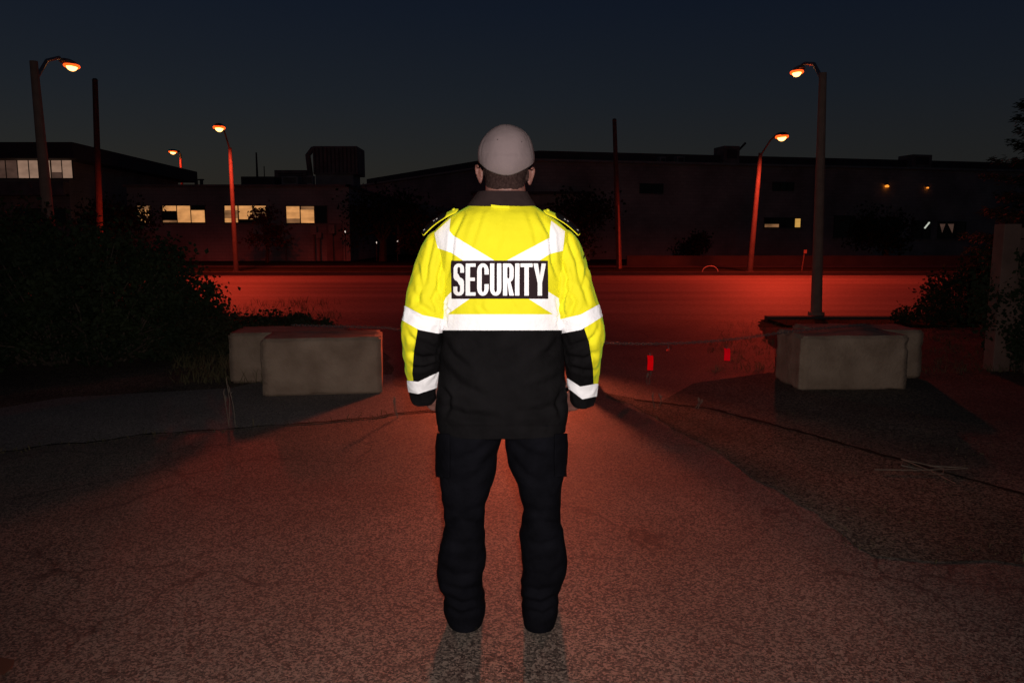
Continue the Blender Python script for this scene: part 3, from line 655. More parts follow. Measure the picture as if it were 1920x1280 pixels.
# ------------------------------------------------------------------ chain, post and tags
post = empty('shadow_post', (.64, 7.25, 0), 'unseen short dark post added to cast the diagonal shadow, carrying the chain behind the guard on his right', 'post')  # added hidden post; throws the diagonal shadow wedge on the ground
MB().tube([(.64,7.25,0),(.64,7.25,.78)], [.115,.105], 12).build('shaft', M['pole_wood'], post); MB().tube([(.64,7.25,.78),(.64,7.25,.81)], [.11,.07], 12).build('cap', M['clad'], post)
MB().box(.47,.81,7.09,7.41,.006,.06).build('foot', M['pole_wood'], post, bevel=.02)
def cat(p0, p1, sag, n):
    return [Vector(p0).lerp(Vector(p1), i/n)+Vector((0,0,-sag*4*(i/n)*(1-i/n))) for i in range(n+1)]
pL0 = Vector((b1.x-.95, BL.location.y+.40, hL+.03)); pL1 = Vector((b1.x-.35, BL.location.y+.28, hL+.028)); pL = Vector((b1.x+.02, BL.location.y+.26, hL+.02))
pM = Vector((.64, 7.14, .455)); pR = Vector((a3.x-.03, BR.location.y-.1, hR+.0)); pR1 = Vector((a3.x+.3, BR.location.y, hR+.02)); pR2 = Vector((a3.x+1.0, BR.location.y+.4, hR+.02))
path = cat(pL0, pL1, 0, 6)[:-1]+cat(pL1, pL, 0, 4)[:-1]+cat(pL, pM, .06, 24)[:-1]+cat(pM, pR, .06, 22)[:-1]+cat(pR, pR1, 0, 4)[:-1]+cat(pR1, pR2, 0, 5)
def resample(path, step):
    out = [path[0]]; acc = 0
    for a, b in zip(path[:-1], path[1:]):
        L = (b-a).length; s = step-acc
        while s <= L: out.append(a.lerp(b, s/L)); s += step
        acc = (acc+L) % step
    return out
pp = resample(path, .030); mb = MB()
for i in range(len(pp)-1):
    a, b = pp[i], pp[i+1]; d = (b-a).normalized(); c = (a+b)/2; u = Vector((0,0,1)) if i % 2 else d.cross(Vector((0,0,1))).normalized()
    u = (u-d*u.dot(d)).normalized(); hl, hw = .021, .011
    pts = [c+d*hl*math.cos(t)+u*hw*math.sin(t) for t in [2*math.pi*k/8 for k in range(8)]]
    mb.tube(pts+[pts[0]], .0036, 4, False)
ch = mb.build('chain', M['chain'], smooth=True); tag(ch, 'galvanised chain slung low between the left and right concrete blocks', 'chain')
def rtag(name, px, py0, py1, wpx, yaw, roll, rough, label, col):
    Y = 7.1; a = at(px, py0, Y); b = at(px, py1, Y); h = a.z-b.z; w = wpx/(FPX/Y)
    m = mat('red_reflector', col, rough, .05, 10, metal=1.0)
    c = (a+b)/2; to = (Vector((0,0,CH+.05))-c).normalized(); sd = Vector((0,0,1)).cross(to).normalized()
    nrm = Matrix.Rotation(R(yaw), 3, 'Z') @ to; sd = Vector((0,0,1)).cross(nrm).normalized(); up = nrm.cross(sd).normalized()
    r = empty(name, a, label, 'reflector tag', 'red tags hanging on the chain')
    v = []; f = []; N = 6
    for i in range(N+1):
        t = i/N; cc = a.lerp(b, t)+Vector((.003*math.sin(t*5)+roll*t, 0, 0))
        for s in (-1, 1): v.append(cc+sd*s*w/2+nrm*.002)
        for s in (1, -1): v.append(cc+sd*s*w/2-nrm*.002)
    for i in range(N):
        for k in range(4): f.append((i*4+k, (i+1)*4+k, (i+1)*4+(k+1)%4, i*4+(k+1)%4))
    f += [(3,2,1,0), (N*4,N*4+1,N*4+2,N*4+3)]
    mesh_obj('strip', v, f, m, r); MB().tube([a+Vector((0,0,-.004)), a+Vector((0,0,.022))], .004, 6).build('tie', M['chain'], r)
rtag('red_tag', 1219, 666, 694, 11, 0, .003, .52, 'bright red reflective tag on the chain nearest the guard', (1, .0, .006))
rtag('red_tag', 1363, 653, 676, 11, 3, .004, .52, 'dimmer red reflective tag on the chain nearer the right blocks', (.85, .0, .012))
rtag('red_tag', 1253, 653, 658, 5, 16, 0, .5, 'tiny red scrap caught on the chain between the two red tags', (.8, .06, .04))

# ------------------------------------------------------------------ fence at the right
M['fence'] = mat('fence_wood', (.17,.10,.08), .85, .3, 3, .4, 30)
fr = empty('wooden_fence', at(1860,700,8.2)*Vector((1,1,0)), 'brown board fence with a thick end post at the right edge', 'fence')
fx = at(1866, 690, 8.2).x; fz = at(1870, 420, 8.2).z
MB().box(fx-.09, fx+.09, 8.1, 8.28, 0, fz).build('post', M['fence'], fr, bevel=.008)
x = fx+.1; k = 0
while x < fx+2.2:
    MB().box(x, x+.135, 8.2+.004*(k%2), 8.225+.004*(k%2), .04, fz-.16).build('board', M['fence'], fr, bevel=.003); x += .15; k += 1
MB().box(fx+.092, fx+2.3, 8.14, 8.19, fz-.15, fz-.04).build('rail', M['fence'], fr, bevel=.005); MB().box(fx+.092, fx+2.3, 8.14, 8.19, .25, .34).build('rail', M['fence'], fr, bevel=.005)

# dead leaf scrap at the lower left corner
v = [gr(*p, .018) for p in ((-25,1232),(5,1231),(27,1236),(22,1250),(6,1262),(-25,1262))]
n = len(v); tag(mesh_obj('dead_leaf', v+[q-Vector((0,0,.004)) for q in v], [tuple(range(n)), tuple(range(2*n-1,n-1,-1))]+[(i,n+i,n+(i+1)%n,(i+1)%n) for i in range(n)], M['leafC']), 'dark dead leaf on the asphalt at the bottom left corner', 'leaf')

# ------------------------------------------------------------------ the guard
YC = 2.70
KS = YC/FPX*1.0
def smooth_interp(ks, vs, xs):
    """monotone-ish cubic through knots"""
    ks = np.array(ks, float); vs = np.array(vs, float); m = np.gradient(vs, ks)
    i = np.clip(np.searchsorted(ks, xs)-1, 0, len(ks)-2); h = ks[i+1]-ks[i]; t = (xs-ks[i])/h
    return (2*t**3-3*t**2+1)*vs[i]+(t**3-2*t**2+t)*h*m[i]+(-2*t**3+3*t**2)*vs[i+1]+(t**3-t**2)*h*m[i+1]
def ring_loft(C, U, W, RX, RY, n, ex=2.3, cap=True):
    """C centers (k,3); U,W unit axes; radii; returns verts array, quads"""
    th = np.linspace(0, 2*np.pi, n, endpoint=False); c, s = np.cos(th), np.sin(th)
    cx = np.sign(c)*np.abs(c)**(2/ex); sy = np.sign(s)*np.abs(s)**(2/ex)
    V = C[:, None, :]+U[:, None, :]*(RX[:, None]*cx[None])[..., None]+W[:, None, :]*(RY[:, None]*sy[None])[..., None]
    k = len(C); F = []
    for i in range(k-1):
        a = i*n
        for j in range(n): j2 = (j+1) % n; F.append((a+j, a+j2, a+n+j2, a+n+j))
    if cap: F.append(tuple(range(n-1, -1, -1))); F.append(tuple((k-1)*n+j for j in range(n)))
    return V.reshape(-1, 3), F
def normals(V, F):
    q = np.array([f for f in F if len(f) == 4]); N = np.zeros_like(V)
    fn = np.cross(V[q[:, 2]]-V[q[:, 0]], V[q[:, 3]]-V[q[:, 1]])
    for k in range(4): np.add.at(N, q[:, k], fn)
    return N/(np.linalg.norm(N, axis=1)[:, None]+1e-12)
def outward(V, F, ctr):
    N = normals(V, F); 
    return N if ((V-ctr)*N).sum() > 0 else -N
def seg_dist(P, a, b):
    a, b = np.array(a, float), np.array(b, float); d = b-a; t = np.clip(((P-a)@d)/(d@d), 0, 1)
    return np.linalg.norm(P-a-t[:, None]*d, axis=1), t
def poly_sdf(P, poly):
    """positive inside"""
    n = len(poly); D = np.full(len(P), 1e9); ins = np.zeros(len(P), bool)
    for i in range(n):
        a, b = poly[i], poly[(i+1) % n]; d, _ = seg_dist(P, a, b); D = np.minimum(D, d)
        cond = (a[1] > P[:, 1]) != (b[1] > P[:, 1])
        xin = (b[0]-a[0])*(P[:, 1]-a[1])/((b[1]-a[1]) if b[1] != a[1] else 1e-9)+a[0]
        ins ^= cond & (P[:, 0] < xin)
    return np.where(ins, D, -D)
def creases(V, N, PX, folds, back=None):
    """fold: (points, depth m, width px); push along the normal"""
    dsp = np.zeros(len(V))
    for pts, dep, w in folds:
        L = len(pts)-1; best = np.full(len(V), 1e9); fade = np.zeros(len(V))
        for i in range(L):
            d, t = seg_dist(PX, pts[i], pts[i+1]); g = (i+t)/L; c = d < best; best = np.where(c, d, best); fade = np.where(c, g, fade)
        env = np.sin(np.pi*np.clip(fade*.9+.05, 0, 1))**.6
        # sharp trough with a soft shoulder ridge
        dsp += 1.35*dep*env*(-np.exp(-(best/w)**2)+.55*np.exp(-((best-w*1.9)/(w*1.2))**2))
    if back is not None: dsp = dsp*back
    return V+N*dsp[:, None]
def fbm(V, N, amp, sx_, sy_, sz_, seed=0, ridged=False):
    d = np.array([noise.noise(Vector((v[0]*sx_+seed, v[1]*sy_, v[2]*sz_))) for v in V])
    if ridged: d = .5-np.abs(d)*1.6
    return V+N*(d*amp)[:, None]
def extract(V, F, fields, off, N, sub=0):
    """clip the surface to min(fields)>0 and lift it by off; fields(V)->array"""
    T = []
    for f in F:
        if len(f) == 4: T += [(f[0], f[1], f[2]), (f[0], f[2], f[3])]
        elif len(f) == 3: T.append(f)
    T = np.array(T); S = fields(V)
    near = (S[T] > (-8 if sub else 0)).any(1); T = T[near]
    for _ in range(sub):
        e = np.concatenate([T[:, [0, 1]], T[:, [1, 2]], T[:, [2, 0]]]); es = np.sort(e, 1); u, inv = np.unique(es, axis=0, return_inverse=True); inv = inv.reshape(-1)
        mid = (V[u[:, 0]]+V[u[:, 1]])/2; mn = N[u[:, 0]]+N[u[:, 1]]; mn /= np.linalg.norm(mn, axis=1)[:, None]+1e-9
        base = len(V); V = np.vstack([V, mid]); N = np.vstack([N, mn]); k = len(T); ab, bc, ca = base+inv[:k], base+inv[k:2*k], base+inv[2*k:]
        T = np.concatenate([np.stack([T[:, 0], ab, ca], 1), np.stack([T[:, 1], bc, ab], 1), np.stack([T[:, 2], ca, bc], 1), np.stack([ab, bc, ca], 1)])
        S = fields(V)
    W = V+N*off; verts = {}; out = []; faces = []
    def vid(key, co):
        if key not in verts: verts[key] = len(out); out.append(co)
        return verts[key]
    for t in T:
        s = S[t]
        if (s <= 0).all(): continue
        poly = []
        for i in range(3):
            a, b = int(t[i]), int(t[(i+1) % 3]); sa, sb = S[a], S[b]
            if sa > 0: poly.append(vid(a, W[a]))
            if (sa > 0) != (sb > 0):
                lo, hi = min(a, b), max(a, b); r = S[lo]/(S[lo]-S[hi]); poly.append(vid((lo, hi), W[lo]+(W[hi]-W[lo])*r))
        if len(set(poly)) >= 3: faces.append(tuple(dict.fromkeys(poly)))
    return out, faces
def shell(name, vf, m, parent, thick=.0):
    v, f = vf
    if not f: return None
    o = mesh_obj(name, v, f, m, parent, True)
    if thick:
        md = o.modifiers.new('Solidify', 'SOLIDIFY'); md.thickness = thick; md.offset = -1
    return o

# fabric materials
def fabric(name, col, rough=.85, weave=900, bump=.15, var=.06, sheen=0, col2=None, spec=.25, dr=0):
    m = mat(name, col, rough, var, 14, 0, col2=col2, spec=spec); m.node_tree.nodes['Principled BSDF'].inputs['Diffuse Roughness'].default_value = dr
    n, l = m.node_tree.nodes, m.node_tree.links; b = n['Principled BSDF']
    t = n.new('ShaderNodeTexCoord'); nz = n.new('ShaderNodeTexNoise'); nz.inputs['Scale'].default_value = 45; nz.inputs['Detail'].default_value = 6; l.new(t.outputs['Object'], nz.inputs[0])
    n3 = n.new('ShaderNodeTexNoise'); n3.inputs['Scale'].default_value = weave; l.new(t.outputs['Object'], n3.inputs[0])
    ad = n.new('ShaderNodeMath'); ad.operation = 'MULTIPLY_ADD'; ad.inputs[1].default_value = .15; l.new(n3.outputs[0], ad.inputs[0]); l.new(nz.outputs[0], ad.inputs[2])
    bp = n.new('ShaderNodeBump'); bp.inputs['Strength'].default_value = bump; bp.inputs['Distance'].default_value = .01; l.new(ad.outputs[0], bp.inputs['Height']); l.new(bp.outputs[0], b.inputs['Normal'])
    if sheen: b.inputs['Sheen Weight'].default_value = sheen; b.inputs['Sheen Tint'].default_value = (.25,1,.12,1); b.inputs['Sheen Roughness'].default_value = .4
    return m
M['hiviz'] = fabric('hi_vis_yellow', (.82, .755, .018), .75, bump=.3, var=.03, sheen=.28, dr=0, spec=.12)
M['tape'] = mat('reflective_tape', (.93,.92,.94), .6, .03, 30, .35, 70, metal=0); M['tape'].node_tree.nodes['Principled BSDF'].inputs['Diffuse Roughness'].default_value = .25
M['black'] = fabric('black_shell', (.0064,.0058,.0064), .85, bump=.5, var=.25, spec=.05)
M['panel'] = fabric('black_panel', (.021,.011,.014), .8, bump=.1, var=.1, spec=.12)
M['letter'] = mat('white_letter', (.95,.94,.95), .6, .02, 30)
M['collar'] = fabric('collar_fleece', (.026,.016,.016), .9, bump=.4, var=.2, spec=.08)
M['trouser'] = fabric('trouser_cloth', (.0040,.0040,.0058), .9, bump=.5, var=.3, spec=.04)
M['boot'] = mat('boot_leather', (.005,.005,.005), .8, .2, 20, .2, 80, spec=.12)
M['sole'] = mat('boot_sole', (.008,.007,.006), .9, .2, 20, .2, 80, spec=.1)
M['cap'] = fabric('cap_cloth', (.178,.136,.138), .85, bump=.25, var=.04, spec=.15)
M['skin'] = mat('skin', (.17,.070,.054), .6, .12, 12, .15, 150, col2=(.23,.105,.085)); M['skin'].node_tree.nodes['Principled BSDF'].inputs['Subsurface Weight'].default_value = .08
M['hair'] = mat('short_hair', (.016,.008,.007), .9, .4, 120, .6, 400, col2=(.045,.025,.022), bdist=.004, spec=.1)
M['eyelet'] = mat('eyelet', (.05,.04,.04), .6)
M['thread'] = mat('badge_thread', (.35,.33,.32), .6)
M['yseam'] = fabric('yellow_seam', (.30,.27,.01), .8)

person = empty('person', (at(938,1190,YC).x, YC, 0), 'security guard from behind in yellow and black reflective jacket, black trousers and grey cap', 'person')
# ---- jacket torso
py = np.array([384,392,402,413,427,445,470,500,530,560,590,620,650,680,710,740,770,795,806.])
xl = np.array([884,870,853,837,820,811,816,823,826,828,829,829,827,825,822,820,819,821,823.])
xr = np.array([996,1010,1026,1043,1060,1070,1065,1060,1057,1055,1054,1054,1056,1058,1060,1062,1063,1061,1060.])
ry = np.array([.066,.080,.098,.112,.124,.134,.140,.142,.142,.141,.140,.139,.140,.142,.145,.147,.148,.147,.145])
ys = np.arange(384, 806.1, 2.4)
XL, XR, RYY = smooth_interp(py, xl, ys), smooth_interp(py, xr, ys), smooth_interp(py, ry, ys)
C = np.array([list(at((a+b)/2, y, YC)) for a, b, y in zip(XL, XR, ys)]); HW = np.array([(at(b, y, YC).x-at(a, y, YC).x)/2 for a, b, y in zip(XL, XR, ys)])
tilt = np.interp(ys, [384, 440, 620, 806], [-.010, 0, .0, .0]); C[:, 1] += tilt
n = 250
U = np.tile([1., 0, 0], (len(C), 1)); W = np.tile([0, 1., 0], (len(C), 1))
TV, TF = ring_loft(C, U, W, HW, RYY, n, 2.45)
TN = outward(TV, TF, C.mean(0))
TV = fbm(TV, TN, .006, 7, 7, 5, 3); TV = fbm(TV, TN, .0035, 20, 20, 11, 8)
PX = topx(TV); back = np.clip((YC-TV[:, 1])/.03, 0, 1)
tf = [([(870,400),(850,440),(845,490),(838,520)], .006, 4), ([(1010,400),(1032,440),(1036,490),(1046,520)], .006, 4),
      ([(905,395),(893,430),(880,470)], .003, 5), ([(990,398),(1002,430),(1008,465)], .003, 5), ([(940,400),(936,440),(925,480)], .0025, 7),
      ([(838,560),(834,585),(838,612)], .004, 3), ([(1043,560),(1049,590),(1045,614)], .004, 3), ([(1036,585),(1050,597),(1046,606)], .003, 2.5), ([(832,570),(843,582),(838,598)], .003, 2.5),
      ([(905,560),(900,575),(912,588)], .0025, 4), ([(958,562),(965,578),(960,588)], .002, 4),
      ([(832,640),(850,668),(880,690)], .006, 7), ([(1050,635),(1030,660),(1015,668)], .006, 7), ([(835,690),(860,720),(905,740)], .006, 8), ([(1055,700),(1025,720),(985,728)], .005, 8),
      ([(828,760),(870,778),(930,782)], .006, 7), ([(1058,752),(1015,770),(965,772)], .005, 7), ([(880,650),(930,665),(990,655)], .003, 10), ([(828,724),(842,745),(838,775)], .007, 5), ([(1056,728),(1046,750),(1050,778)], .007, 5)]
TV = creases(TV, TN, PX, tf, back)
# crease all the way to the front as well, softly; hem flare
hem = np.exp(-((PX[:, 1]-799)/2.2)**2)*.0022; TV = TV-TN*hem[:, None]
TN = outward(TV, TF, C.mean(0)); TP = topx(TV)
YEL_Z = 618.5
def torso_region(lo, hi):
    def f(V): P = topx(V); return np.minimum(P[:, 1]-lo, hi-P[:, 1])
    return f
jacket = mesh_obj('jacket', *extract(TV, TF, torso_region(383, YEL_Z), 0, TN), M['hiviz'], person, True)
mesh_obj('jacket_skirt', *extract(TV, TF, torso_region(YEL_Z, 900), 0, TN), M['black'], jacket, True)
# ---- sleeves
def limb(path, radii, rad2, step, n, ex=2.2, cap=True):
    """path (k,3) -> smooth resampled rings perpendicular to the path"""
    path = np.array(path, float); s = np.concatenate([[0], np.cumsum(np.linalg.norm(np.diff(path, axis=0), axis=1))])
    q = np.arange(0, s[-1]+1e-6, step); Cc = np.stack([smooth_interp(s, path[:, i], q) for i in range(3)], 1)
    T = np.gradient(Cc, axis=0); T /= np.linalg.norm(T, axis=1)[:, None]
    Wf = np.tile([0, 1., 0], (len(q), 1)); Wf -= T*(Wf*T).sum(1)[:, None]; Wf /= np.linalg.norm(Wf, axis=1)[:, None]; Uf = np.cross(Wf, T)
    r1 = smooth_interp(s, radii, q); r2 = smooth_interp(s, rad2, q)
    V, F = ring_loft(Cc, Uf, Wf, r1, r2, n, ex, cap); return V, F, Cc
pxm = YC/FPX*1.01
def sleeve(side):
    if side < 0: pts = [(868,440,14,0),(850,447,26,0),(835,460,34,0),(825,480,36.5,0),(816,507,38,-.005),(806,541,38,-.012),(799,570,38,-.016),(793,598,38.5,-.02),(791,620,38,-.018),(791,650,35,.0),(791,682,32.5,.03),(793,710,29,.06),(794,732,26,.085),(795,746,24.5,.10)]
    else: pts = [(1013,441,14,0),(1031,448,26,0),(1045,461,34,0),(1055,481,36,0),(1064,508,37,-.005),(1074,545,37.5,-.012),(1082,573,37.5,-.016),(1089,598,38,-.02),(1093,620,38,-.018),(1092,650,35.5,.0),(1091,682,32.5,.03),(1091,712,28.5,.06),(1092,738,25,.085),(1092,752,23.5,.10)]
    path = [list(at(a, b, YC+d)) for a, b, r, d in pts]; rr = [r*pxm for a, b, r, d in pts]
    V, F, Cc = limb(path, rr, [r*1.08 for r in rr], .0055, 120, 2.15)
    k = len(Cc); ctr = np.repeat(Cc, 120, 0); N = normals(V, F); N = N if ((V-ctr)*N).sum() > 0 else -N
    V = fbm(V, N, .007, 9, 9, 6, 5+side); V = fbm(V, N, .005, 26, 26, 16, 9+side, True)
    P = topx(V); bk = np.clip((ctr[:, 1]-V[:, 1])/.02+.4, 0, 1)
    if side < 0: fl = [([(812,445),(800,500),(796,545)], .006, 4), ([(838,470),(822,520),(826,560)], .006, 4), ([(785,500),(790,540),(780,572)], .005, 4), ([(830,520),(812,560),(822,590)], .005, 5), ([(775,545),(790,575),(818,592)], .005, 5),
                       ([(762,632),(785,640),(820,655)], .006, 5), ([(764,660),(790,672),(825,668)], .006, 5), ([(768,690),(795,690),(820,680)], .005, 4), ([(760,615),(775,640),(772,670)], .004, 4), ([(772,585),(790,600),(826,605)], .003, 3)]
    else: fl = [([(1062,440),(1082,490),(1090,540)], .006, 4), ([(1044,470),(1062,520),(1056,575)], .006, 4), ([(1100,500),(1094,540),(1104,570)], .005, 4), ([(1060,540),(1078,565),(1066,592)], .005, 5), ([(1070,530),(1052,570),(1060,592)], .004, 3),
                ([(1122,632),(1098,640),(1062,652)], .006, 5), ([(1120,660),(1095,674),(1062,668)], .006, 5), ([(1116,695),(1095,695),(1072,688)], .005, 4), ([(1124,612),(1108,640),(1112,672)], .004, 4)]
    V = creases(V, N, P, fl, bk); N = normals(V, F); N = N if ((V-ctr)*N).sum() > 0 else -N
    return V, F, N
def line_y(pts):   # y of a px polyline at given x (extended flat)
    xs = [p[0] for p in pts]; yy = [p[1] for p in pts]
    return lambda P: np.interp(P[:, 0], xs, yy)
bands = {-1: (line_y([(759,573),(765,576),(793,591),(829,598)]), line_y([(754,600),(759,603),(785,618),(820,625),(830,624)]),
              line_y([(762,713),(784,715),(822,697)]), line_y([(768,735),(784,738),(818,727)])),
         1: (line_y([(1053,598),(1090,589),(1116,574),(1122,571)]), line_y([(1053,625),(1090,618),(1124,597),(1130,593)]),
             line_y([(1065,709),(1088,724),(1117,719)]), line_y([(1069,730),(1092,748),(1115,743)]))}
split = {-1: ([(784,612),(776,660),(773,700),(776,720)]), 1: ([(1094,612),(1104,640),(1112,690),(1113,725)])}
xl_tape = [[(845,410),(843,433),(849,441),(928,489),(869,489),(847,474),(821,465),(815,437)], [(1033,414),(1030,446),(949,489),(1011,489),(1031,476),(1055,470),(1059,434)]]
lo_tape = [[(829,590),(829,575),(836,558),(848,546),(883,546),(881,560),(839,589.5)], [(1053,590),(1052,568),(1049,560),(1028,547),(992,547),(991,560),(1037,589.5)]]
def backhalf(V): return (YC+.01-V[:, 1])*500
def poly_field(polys, back=True):
    def f(V):
        P = topx(V); s = np.max([poly_sdf(P, p) for p in polys], 0)
        return np.minimum(s, backhalf(V)) if back else s
    return f
for side in (-1, 1):
    V, F, N = sleeve(side); t1, b1_, t2, b2_ = bands[side]; sx2 = [p[1] for p in split[side]]; sxx = [p[0] for p in split[side]]
    def outer(P, side=side): 
        e_ = np.interp(P[:, 1], [p[1] for p in split[side]], [p[0] for p in split[side]]); return (e_-P[:, 0]) if side < 0 else (P[:, 0]-e_)
    def f_upper(V): P = topx(V); return t1(P)-P[:, 1]
    def f_band1(V): P = topx(V); return np.minimum(P[:, 1]-t1(P), b1_(P)-P[:, 1])
    def f_lowy(V): P = topx(V); return np.minimum(np.minimum(P[:, 1]-b1_(P), t2(P)-P[:, 1]), outer(P))
    def f_lowb(V): P = topx(V); return np.minimum(np.minimum(P[:, 1]-b1_(P), t2(P)-P[:, 1]), -outer(P))
    def f_band2(V): P = topx(V); return np.minimum(P[:, 1]-t2(P), b2_(P)-P[:, 1])
    def f_cuff(V): P = topx(V); return P[:, 1]-b2_(P)
    sl = mesh_obj('sleeve', *extract(V, F, f_upper, 0, N), M['hiviz'], jacket, True)
    shell('reflective_band', extract(V, F, f_band1, .0012, N), M['tape'], jacket)
    shell('sleeve_stripe', extract(V, F, f_lowy, 0, N), M['hiviz'], jacket)
    shell('lower_sleeve', extract(V, F, f_lowb, 0, N), M['black'], jacket)
    shell('cuff_band', extract(V, F, f_band2, .0012, N), M['tape'], jacket)
    shell('cuff', extract(V, F, f_cuff, -.001, N), M['black'], jacket)
    shell('shoulder_tape', extract(V, F, poly_field([xl_tape[0 if side < 0 else 1]]), .0014, N, 1), M['tape'], jacket)
def f_waist(V): P = topx(V); return np.minimum(P[:, 1]-589, 619-P[:, 1])
shell('waist_band', extract(TV, TF, f_waist, .0015, TN), M['tape'], jacket)
for p in xl_tape+lo_tape: shell('diagonal_tape', extract(TV, TF, poly_field([p]), .0012, TN, 1), M['tape'], jacket)
panel_poly = [(846.5,488.5),(1027,488.5),(1027,560),(847.5,560)]
shell('back_panel', extract(TV, TF, poly_field([panel_poly]), .0030, TN, 1), M['panel'], jacket)
# ---- lettering
def stroke(P, pts, w):
    D = np.full(len(P), 1e9)
    for a, b in zip(pts[:-1], pts[1:]): D = np.minimum(D, seg_dist(P, a, b)[0])
    return w-D
def box_(P, x0, x1, y0, y1): return np.minimum(np.minimum(P[:, 0]-x0, x1-P[:, 0]), np.minimum(P[:, 1]-y0, y1-P[:, 1]))
def ell(P, cx, cy, rx, ry_): 
    q = np.sqrt(((P[:, 0]-cx)/rx)**2+((P[:, 1]-cy)/ry_)**2); return (1-q)*min(rx, ry_)
T0, T1 = 493.8, 554.0; HB = 6.4   # bar thickness
def rr(P, x0, x1, y0, y1, r, ryy=None):
    ryy = ryy or r*1.4
    dx = np.maximum(np.maximum(x0+r-P[:, 0], P[:, 0]-x1+r), 0)/r; dy = np.maximum(np.maximum(y0+ryy-P[:, 1], P[:, 1]-y1+ryy), 0)/ryy
    return np.where((dx > 0) & (dy > 0), (1-np.sqrt(dx*dx+dy*dy))*r, box_(P, x0, x1, y0, y1))
def L_S(P, x0=851.5, x1=871):
    # upper and lower bowls, one open right, one open left, joined by a slanting spine
    up = np.minimum(rr(P, x0, x1, T0, 527, 8.5, 10), -rr(P, x0+7.2, x1-7.2, T0+HB, 527-7.0, 2.2, 4))
    up = np.minimum(up, -box_(P, x1-9.6, x1+9, 511, 530))
    lo = np.minimum(rr(P, x0, x1, 520, T1, 8.5, 10), -rr(P, x0+7.2, x1-7.2, 527, T1-HB, 2.2, 4))
    lo = np.minimum(lo, -box_(P, x0-9, x0+9.6, 517, 537))
    up = np.minimum(up, 526-P[:, 1]+(P[:, 0]-861)*.0); return np.max([up, lo, stroke(P, [(x0+5.2,516),(x0+8.6,522.5),(x1-8.6,525.5),(x1-5,531.5)], 4.3)], 0)
def L_E(P): return np.max([box_(P, 874, 882.3, T0, T1), box_(P, 874, 892.3, T0, T0+HB), box_(P, 874, 891, 520.2, 526.6), box_(P, 874, 892.5, T1-HB, T1)], 0)
def L_C(P, x0=895, x1=916.5):
    a = np.minimum(rr(P, x0, x1, T0, T1, 9.8, 15), -rr(P, x0+8.3, x1-8.0, T0+HB, T1-HB, 2.6, 6)); return np.minimum(a, -box_(P, x1-8.8, x1+6, 514.5, 532.5))
def L_U(P, x0=919, x1=940):
    a = np.minimum(rr(P, x0, x1, T0-30, T1, 9.5, 14), T0*-1+P[:, 1]); return np.minimum(a, -rr(P, x0+8.0, x1-8.0, T0-40, T1-HB, 2.4, 5))
def L_R(P, x0=943, x1=963):
    bowl = np.minimum(rr(P, x0-12, x1, T0, 528.5, 8.5, 11), -rr(P, x0+7.9, x1-7.9, T0+HB, 522, 2.0, 4)); bowl = np.minimum(bowl, P[:, 0]-x0)
    leg = poly_sdf(P, [(x0+7.6,526),(x0+13.4,525),(x1+.8,T1),(x1-8.0,T1)])
    return np.max([box_(P, x0, x0+7.9, T0, T1), bowl, leg], 0)
def L_I(P): return box_(P, 965.6, 973.8, T0, T1)
def L_T(P): return np.maximum(box_(P, 975.6, 998.4, T0, T0+HB+.6), box_(P, 983, 991.2, T0, T1))
def L_Y(P): return np.max([poly_sdf(P, [(999.6,T0),(1008,T0),(1011.3,517),(1014.6,T0),(1022.8,T0),(1015.4,531),(1015.4,T1),(1007.2,T1),(1007.2,531)])], 0)
for nm, fn in zip('SECURITY', (L_S, L_E, L_C, L_U, L_R, L_I, L_T, L_Y)):
    o = shell('letter', extract(TV, TF, (lambda V, fn=fn: np.minimum(fn(topx(V)), backhalf(V))), .0042, TN, 2 if nm in 'EIT' else 3), M['letter'], jacket)
# seams: thin darker yellow stitched lines (armhole) on the yoke
# ---- collar
py_c = [(360,899,987,.060),(366,894,990,.063),(373,888,994,.066),(382,881,1000,.070),(388,877,1003,.073)]
C_ = np.array([list(at((a+b)/2, y, YC-.012)) for y, a, b, r in py_c]); hw = np.array([(at(b,y,YC).x-at(a,y,YC).x)/2 for y, a, b, r in py_c]); rr_ = np.array([r for *_, r in py_c])
q = np.linspace(0, 4, 22); kk = np.arange(5.); Cs = np.stack([smooth_interp(kk, C_[:, i], q) for i in range(3)], 1)
V, F = ring_loft(Cs, np.tile([1.,0,0],(22,1)), np.tile([0,1.,0],(22,1)), smooth_interp(kk, hw, q), smooth_interp(kk, rr_, q)+.004, 96, 2.1, False)
N = outward(V, F, Cs.mean(0)); V = fbm(V, N, .004, 14, 14, 12, 4)
col = mesh_obj('collar', V, F, M['collar'], jacket, True); md = col.modifiers.new('Solidify','SOLIDIFY'); md.thickness = .005
# neck yoke edge and hanging loop
P0 = [at(921,386.5,YC-.092), at(938,388.5,YC-.094), at(955,389,YC-.092)]
mb = MB(); 
for a, b in zip(P0[:-1], P0[1:]): mb.obox((a+b)/2, (b-a)/2*1.05, Vector((0,.0018,0)), Vector((0,0,.005)))
mb.build('hanging_loop', M['hiviz'], jacket, bevel=.001)
